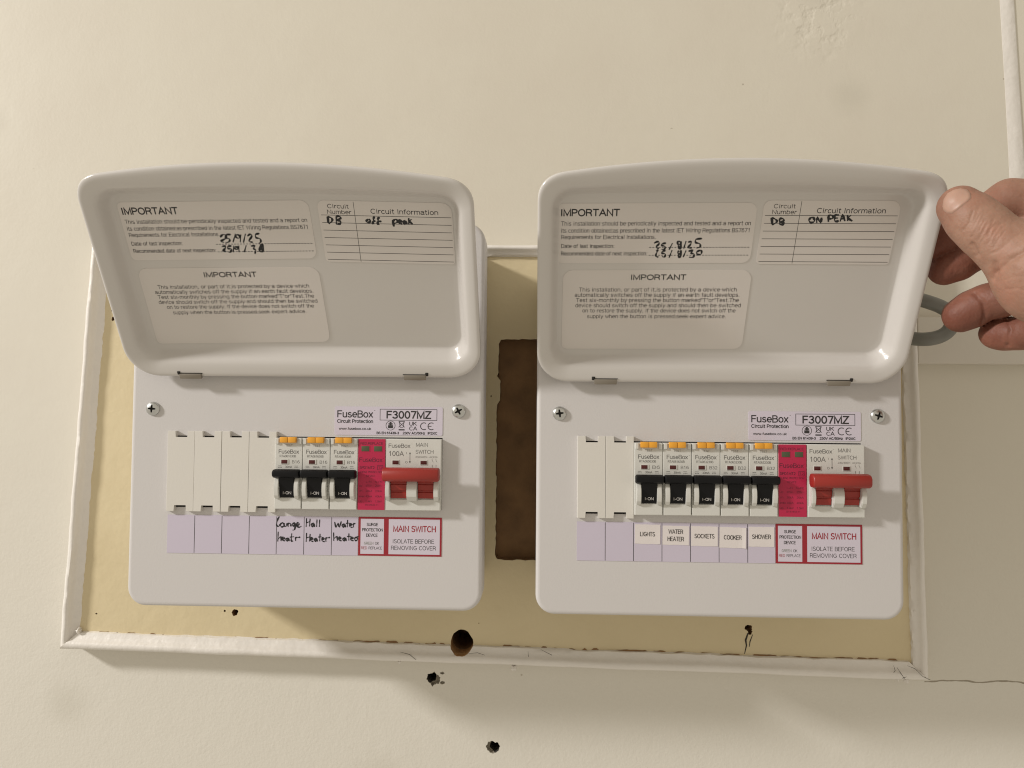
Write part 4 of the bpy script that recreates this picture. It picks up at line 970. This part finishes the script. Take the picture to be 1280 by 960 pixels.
def cone_sdf(P, a, ra, b, rb):
    ba = b-a; h = np.clip(((P-a) @ ba)/(ba @ ba), 0, 1).astype(np.float32)
    d = np.linalg.norm(P-a-h[:, None]*ba, axis=1)
    return d-(ra+(rb-ra)*h)
def smin(a, b, k):
    h = np.clip(.5+.5*(b-a)/k, 0, 1); return b+(a-b)*h-k*h*(1-h)
def chain(P, ch, k=2.5):
    d = None
    for (a, ra), (b, rb) in zip(ch[:-1], ch[1:]):
        q = cone_sdf(P, a.astype(np.float32), ra, b.astype(np.float32), rb); d = q if d is None else smin(d, q, k)
    return d
def seg_dist(P, pts):
    d = None
    for a, b in zip(pts[:-1], pts[1:]):
        q = cone_sdf(P, a.astype(np.float32), 0, b.astype(np.float32), 0); d = q if d is None else np.minimum(d, q)
    return d
# skin folds: points on the surface, cut in as shallow grooves
def crease(pxs, Y): return [at(x, y, Y) for x, y in pxs]
def hand_sdf(P):
    dt = chain(P, thumb, 4); di = chain(P, index, 3); dm = chain(P, middle, 3); dr = chain(P, ring_, 3); dl = chain(P, little, 3)
    dp = chain(P, palm, 12); da = chain(P, arm, 12)
    d = smin(dp, da, 20)
    d = smin(d, dt, 7)
    fingers = np.minimum(np.minimum(di, dm), np.minimum(dr, dl))
    fs = np.minimum(smin(d, fingers, 4), 1e9)
    return fs, (dt, di, dm, dr, dl, d)
def surface_nets(fn, lo, hi, h):
    n = np.ceil((hi-lo)/h).astype(int)+1
    ax = [lo[i]+h*np.arange(n[i]) for i in range(3)]
    F = np.empty(n, np.float32)
    Yg, Zg = np.meshgrid(ax[1], ax[2], indexing='ij')
    for i in range(n[0]):
        P = np.stack([np.full(Yg.size, ax[0][i]), Yg.ravel(), Zg.ravel()], 1).astype(np.float32)
        F[i] = fn(P)[0].reshape(n[1], n[2])
    I = F < 0
    c = [I[dx:n[0]-1+dx, dy:n[1]-1+dy, dz:n[2]-1+dz] for dx in (0, 1) for dy in (0, 1) for dz in (0, 1)]
    cnt = sum(q.astype(np.int8) for q in c); act = (cnt > 0) & (cnt < 8)
    idx = -np.ones(act.shape, int); ids = np.argwhere(act); idx[act] = np.arange(len(ids))
    V = np.zeros((len(ids), 3)); W = np.zeros(len(ids))
    corners = [(dx, dy, dz) for dx in (0, 1) for dy in (0, 1) for dz in (0, 1)]
    for a in corners:
        for ax_ in range(3):
            if a[ax_]: continue
            b = list(a); b[ax_] = 1
            fa = F[ids[:, 0]+a[0], ids[:, 1]+a[1], ids[:, 2]+a[2]]; fb = F[ids[:, 0]+b[0], ids[:, 1]+b[1], ids[:, 2]+b[2]]
            s_ = (fa < 0) != (fb < 0); t = np.where(s_, fa/(fa-fb+1e-12), 0)
            p = np.array(a)[None, :]+np.zeros((len(ids), 3)); p[:, ax_] += t
            V[s_] += p[s_]; W[s_] += 1
    V = lo+(ids+V/W[:, None])*h
    faces = []
    for ax_ in range(3):
        o1, o2 = (ax_+1) % 3, (ax_+2) % 3
        sl = [slice(1, -1)]*3; sl[ax_] = slice(0, -1)
        A = I[tuple(sl)]; sl2 = list(sl); sl2[ax_] = slice(1, None); B = I[tuple(sl2)]
        # edge from grid node g to g+e_ax
        for val in (True, False):
            g = np.argwhere((A == val) & (B != val))
            g = g+np.array([0 if k == ax_ else 1 for k in range(3)])
            e1 = np.zeros(3, int); e1[o1] = 1; e2 = np.zeros(3, int); e2[o2] = 1
            q = [idx[tuple((g-e1-e2).T)], idx[tuple((g-e2).T)], idx[tuple(g.T)], idx[tuple((g-e1).T)]]
            q = np.stack(q if val else q[::-1], 1); faces.append(q[(q >= 0).all(1)])
    return V, np.concatenate(faces)
allp = np.array([p for ch in (thumb, index, middle, ring_, little, palm, arm[:2]) for p, r in ch])
lo = np.array([p-r-4 for ch in (thumb, index, middle, ring_, little, palm, arm) for p, r in ch]).min(0); hi = np.array([p+r+4 for ch in (thumb, index, middle, ring_, little, palm, arm) for p, r in ch]).max(0)
hi[0] = min(hi[0], arm[2][0][0]-20)
V, Fc = surface_nets(hand_sdf, lo, hi, 1.3)
# fine modelling on the vertices: creases, and finger redness with shade painted in
me = bpy.data.meshes.new('person'); me.from_pydata((V*S).tolist(), [], Fc.tolist()); me.update()
tmp = bpy.data.objects.new('person', me); COL.objects.link(tmp)
sm = tmp.modifiers.new('fine', 'SUBSURF'); sm.levels = 1; sm.render_levels = 1
me2 = bpy.data.meshes.new_from_object(tmp.evaluated_get(bpy.context.evaluated_depsgraph_get()))
bpy.data.objects.remove(tmp); bpy.data.meshes.remove(me); me = me2; me.name = 'person'
buf = np.zeros(len(me.vertices)*3); me.vertices.foreach_get('co', buf); V = buf.reshape(-1, 3)/S
_, (dt, di, dm, dr, dl, dpalm) = hand_sdf(V.astype(np.float32))
nearest = np.argmin(np.stack([dt, di, dm, dr, dl]), 0)
nrm = np.zeros((len(V), 3)); 
buf = np.zeros(len(V)*3); me.vertices.foreach_get('normal', buf); nrm = buf.reshape(-1, 3)
def view_px(P):
    q = np.stack([P[:, 0]-CAM[0], -(P[:, 2]-CAM[2]), P[:, 1]-CAM[1]], 1) @ ROT.T
    return np.stack([640+FOC*q[:, 0]/q[:, 2], 480+FOC*q[:, 1]/q[:, 2]], 1)
def surf_point(px, py, fn):
    d = ray(px, py); d = d/np.linalg.norm(d); t = 300.0
    for _ in range(80):
        s_ = float(fn((CAM+d*t)[None, :].astype(np.float32))[0][0]); t += s_*.8
        if t > 700: return None
    return CAM+d*t
def groove(pxs, r, depth):
    pts = [surf_point(x, y, hand_sdf) for x, y in pxs]; pts = [p for p in pts if p is not None]
    if len(pts) < 2: return
    d = seg_dist(V.astype(np.float32), pts); k = np.exp(-(d/r)**2); global disp; disp -= depth*k
disp = np.zeros(len(V))
groove([(1243, 341), (1254, 333), (1266, 323), (1280, 315), (1296, 306)], 1.5, 1.0)
groove([(1244, 330), (1243, 341), (1241, 348)], 1.8, 1.3)
rw = random.Random(5)
for k_ in range(11):                            # knuckle wrinkles across the thumb joint, uneven and broken
    t_ = k_/10; a = np.array((1219+40*t_, 258+26*t_)); b = np.array((1203+38*t_, 291+20*t_))
    f0, f1 = rw.uniform(0, .3), rw.uniform(.62, 1.0); p0, p1 = a+(b-a)*f0, a+(b-a)*f1
    md_ = (p0+p1)/2+np.array((rw.uniform(-2, 2), rw.uniform(-2, 2)))
    groove([tuple(p0), tuple(md_), tuple(p1)], rw.uniform(.45, .7), rw.uniform(.22, .42))
for q in ([(1262, 300), (1276, 292), (1290, 290)], [(1256, 350), (1268, 345), (1280, 346)], [(1258, 362), (1272, 360), (1284, 364)], [(1250, 326), (1262, 322), (1272, 326)], [(1236, 318), (1250, 312), (1262, 302)]):
    groove(q, .7, .22)
groove([(1218, 366), (1229, 378), (1231, 394), (1228, 404)], 1.3, .9)
groove([(1260, 398), (1264, 412), (1260, 432)], 1.3, .9)
groove([(1216, 306), (1222, 318), (1221, 334)], 1.3, .9)
V2 = V+nrm*disp[:, None]
me.vertices.foreach_set('co', (V2*S).ravel()); me.update()
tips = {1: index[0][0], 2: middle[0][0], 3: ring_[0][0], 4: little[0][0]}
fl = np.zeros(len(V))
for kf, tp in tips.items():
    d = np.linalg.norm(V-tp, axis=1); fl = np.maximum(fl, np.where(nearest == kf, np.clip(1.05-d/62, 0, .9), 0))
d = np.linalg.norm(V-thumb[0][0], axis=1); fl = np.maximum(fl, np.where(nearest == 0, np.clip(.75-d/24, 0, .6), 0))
atr = me.attributes.new('flush_shade', 'FLOAT', 'POINT'); atr.data.foreach_set('value', fl.astype(np.float32))
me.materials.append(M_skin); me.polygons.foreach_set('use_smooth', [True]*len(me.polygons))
pb = tuple(float(c) for c in palm[1][0])
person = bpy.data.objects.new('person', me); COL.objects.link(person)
tag(person, 'bare right hand pinching the top corner of a fuse box lid with thumb and fingers', 'person')
# thumb nail
npoly = [(1177.5, 258), (1179, 249), (1184, 241.5), (1192, 237), (1201, 235), (1209, 236.5), (1213.5, 241), (1214.5, 247), (1211, 251.5), (1204, 257), (1197, 263), (1190, 267.5), (1183.5, 267), (1179, 263.5)]
cen = np.mean(np.array(npoly), 0)
def thumb_fn(P): return (chain(P, thumb, 4),)
verts = []; faces = []; n = len(npoly); lv = (0.03, .25, .5, .75, .9, 1.0)
for li, s_ in enumerate(lv):
    for (x, y) in npoly:
        p = surf_point(*(cen+(np.array((x, y))-cen)*s_), thumb_fn); e = .4
        g = np.array([float(thumb_fn((p+np.eye(3)[i]*e)[None].astype(np.float32))[0][0]-thumb_fn((p-np.eye(3)[i]*e)[None].astype(np.float32))[0][0]) for i in range(3)]); g /= np.linalg.norm(g)
        verts.append(p+g*(.75 if s_ < .8 else .62 if s_ < .95 else -.25))
for a in range(len(lv)-1):
    for i in range(n): faces.append((a*n+i, (a+1)*n+i, (a+1)*n+(i+1) % n, a*n+(i+1) % n))
faces.append(tuple(range(n)))
nm = MB(); nm.add(verts, faces); bmx = None
nail = nm.build('fingernail', M_nail, person, smooth=70)
bm = bmesh.new(); bm.from_mesh(nail.data); bmesh.ops.recalc_face_normals(bm, faces=bm.faces[:]); bm.to_mesh(nail.data); bm.free()
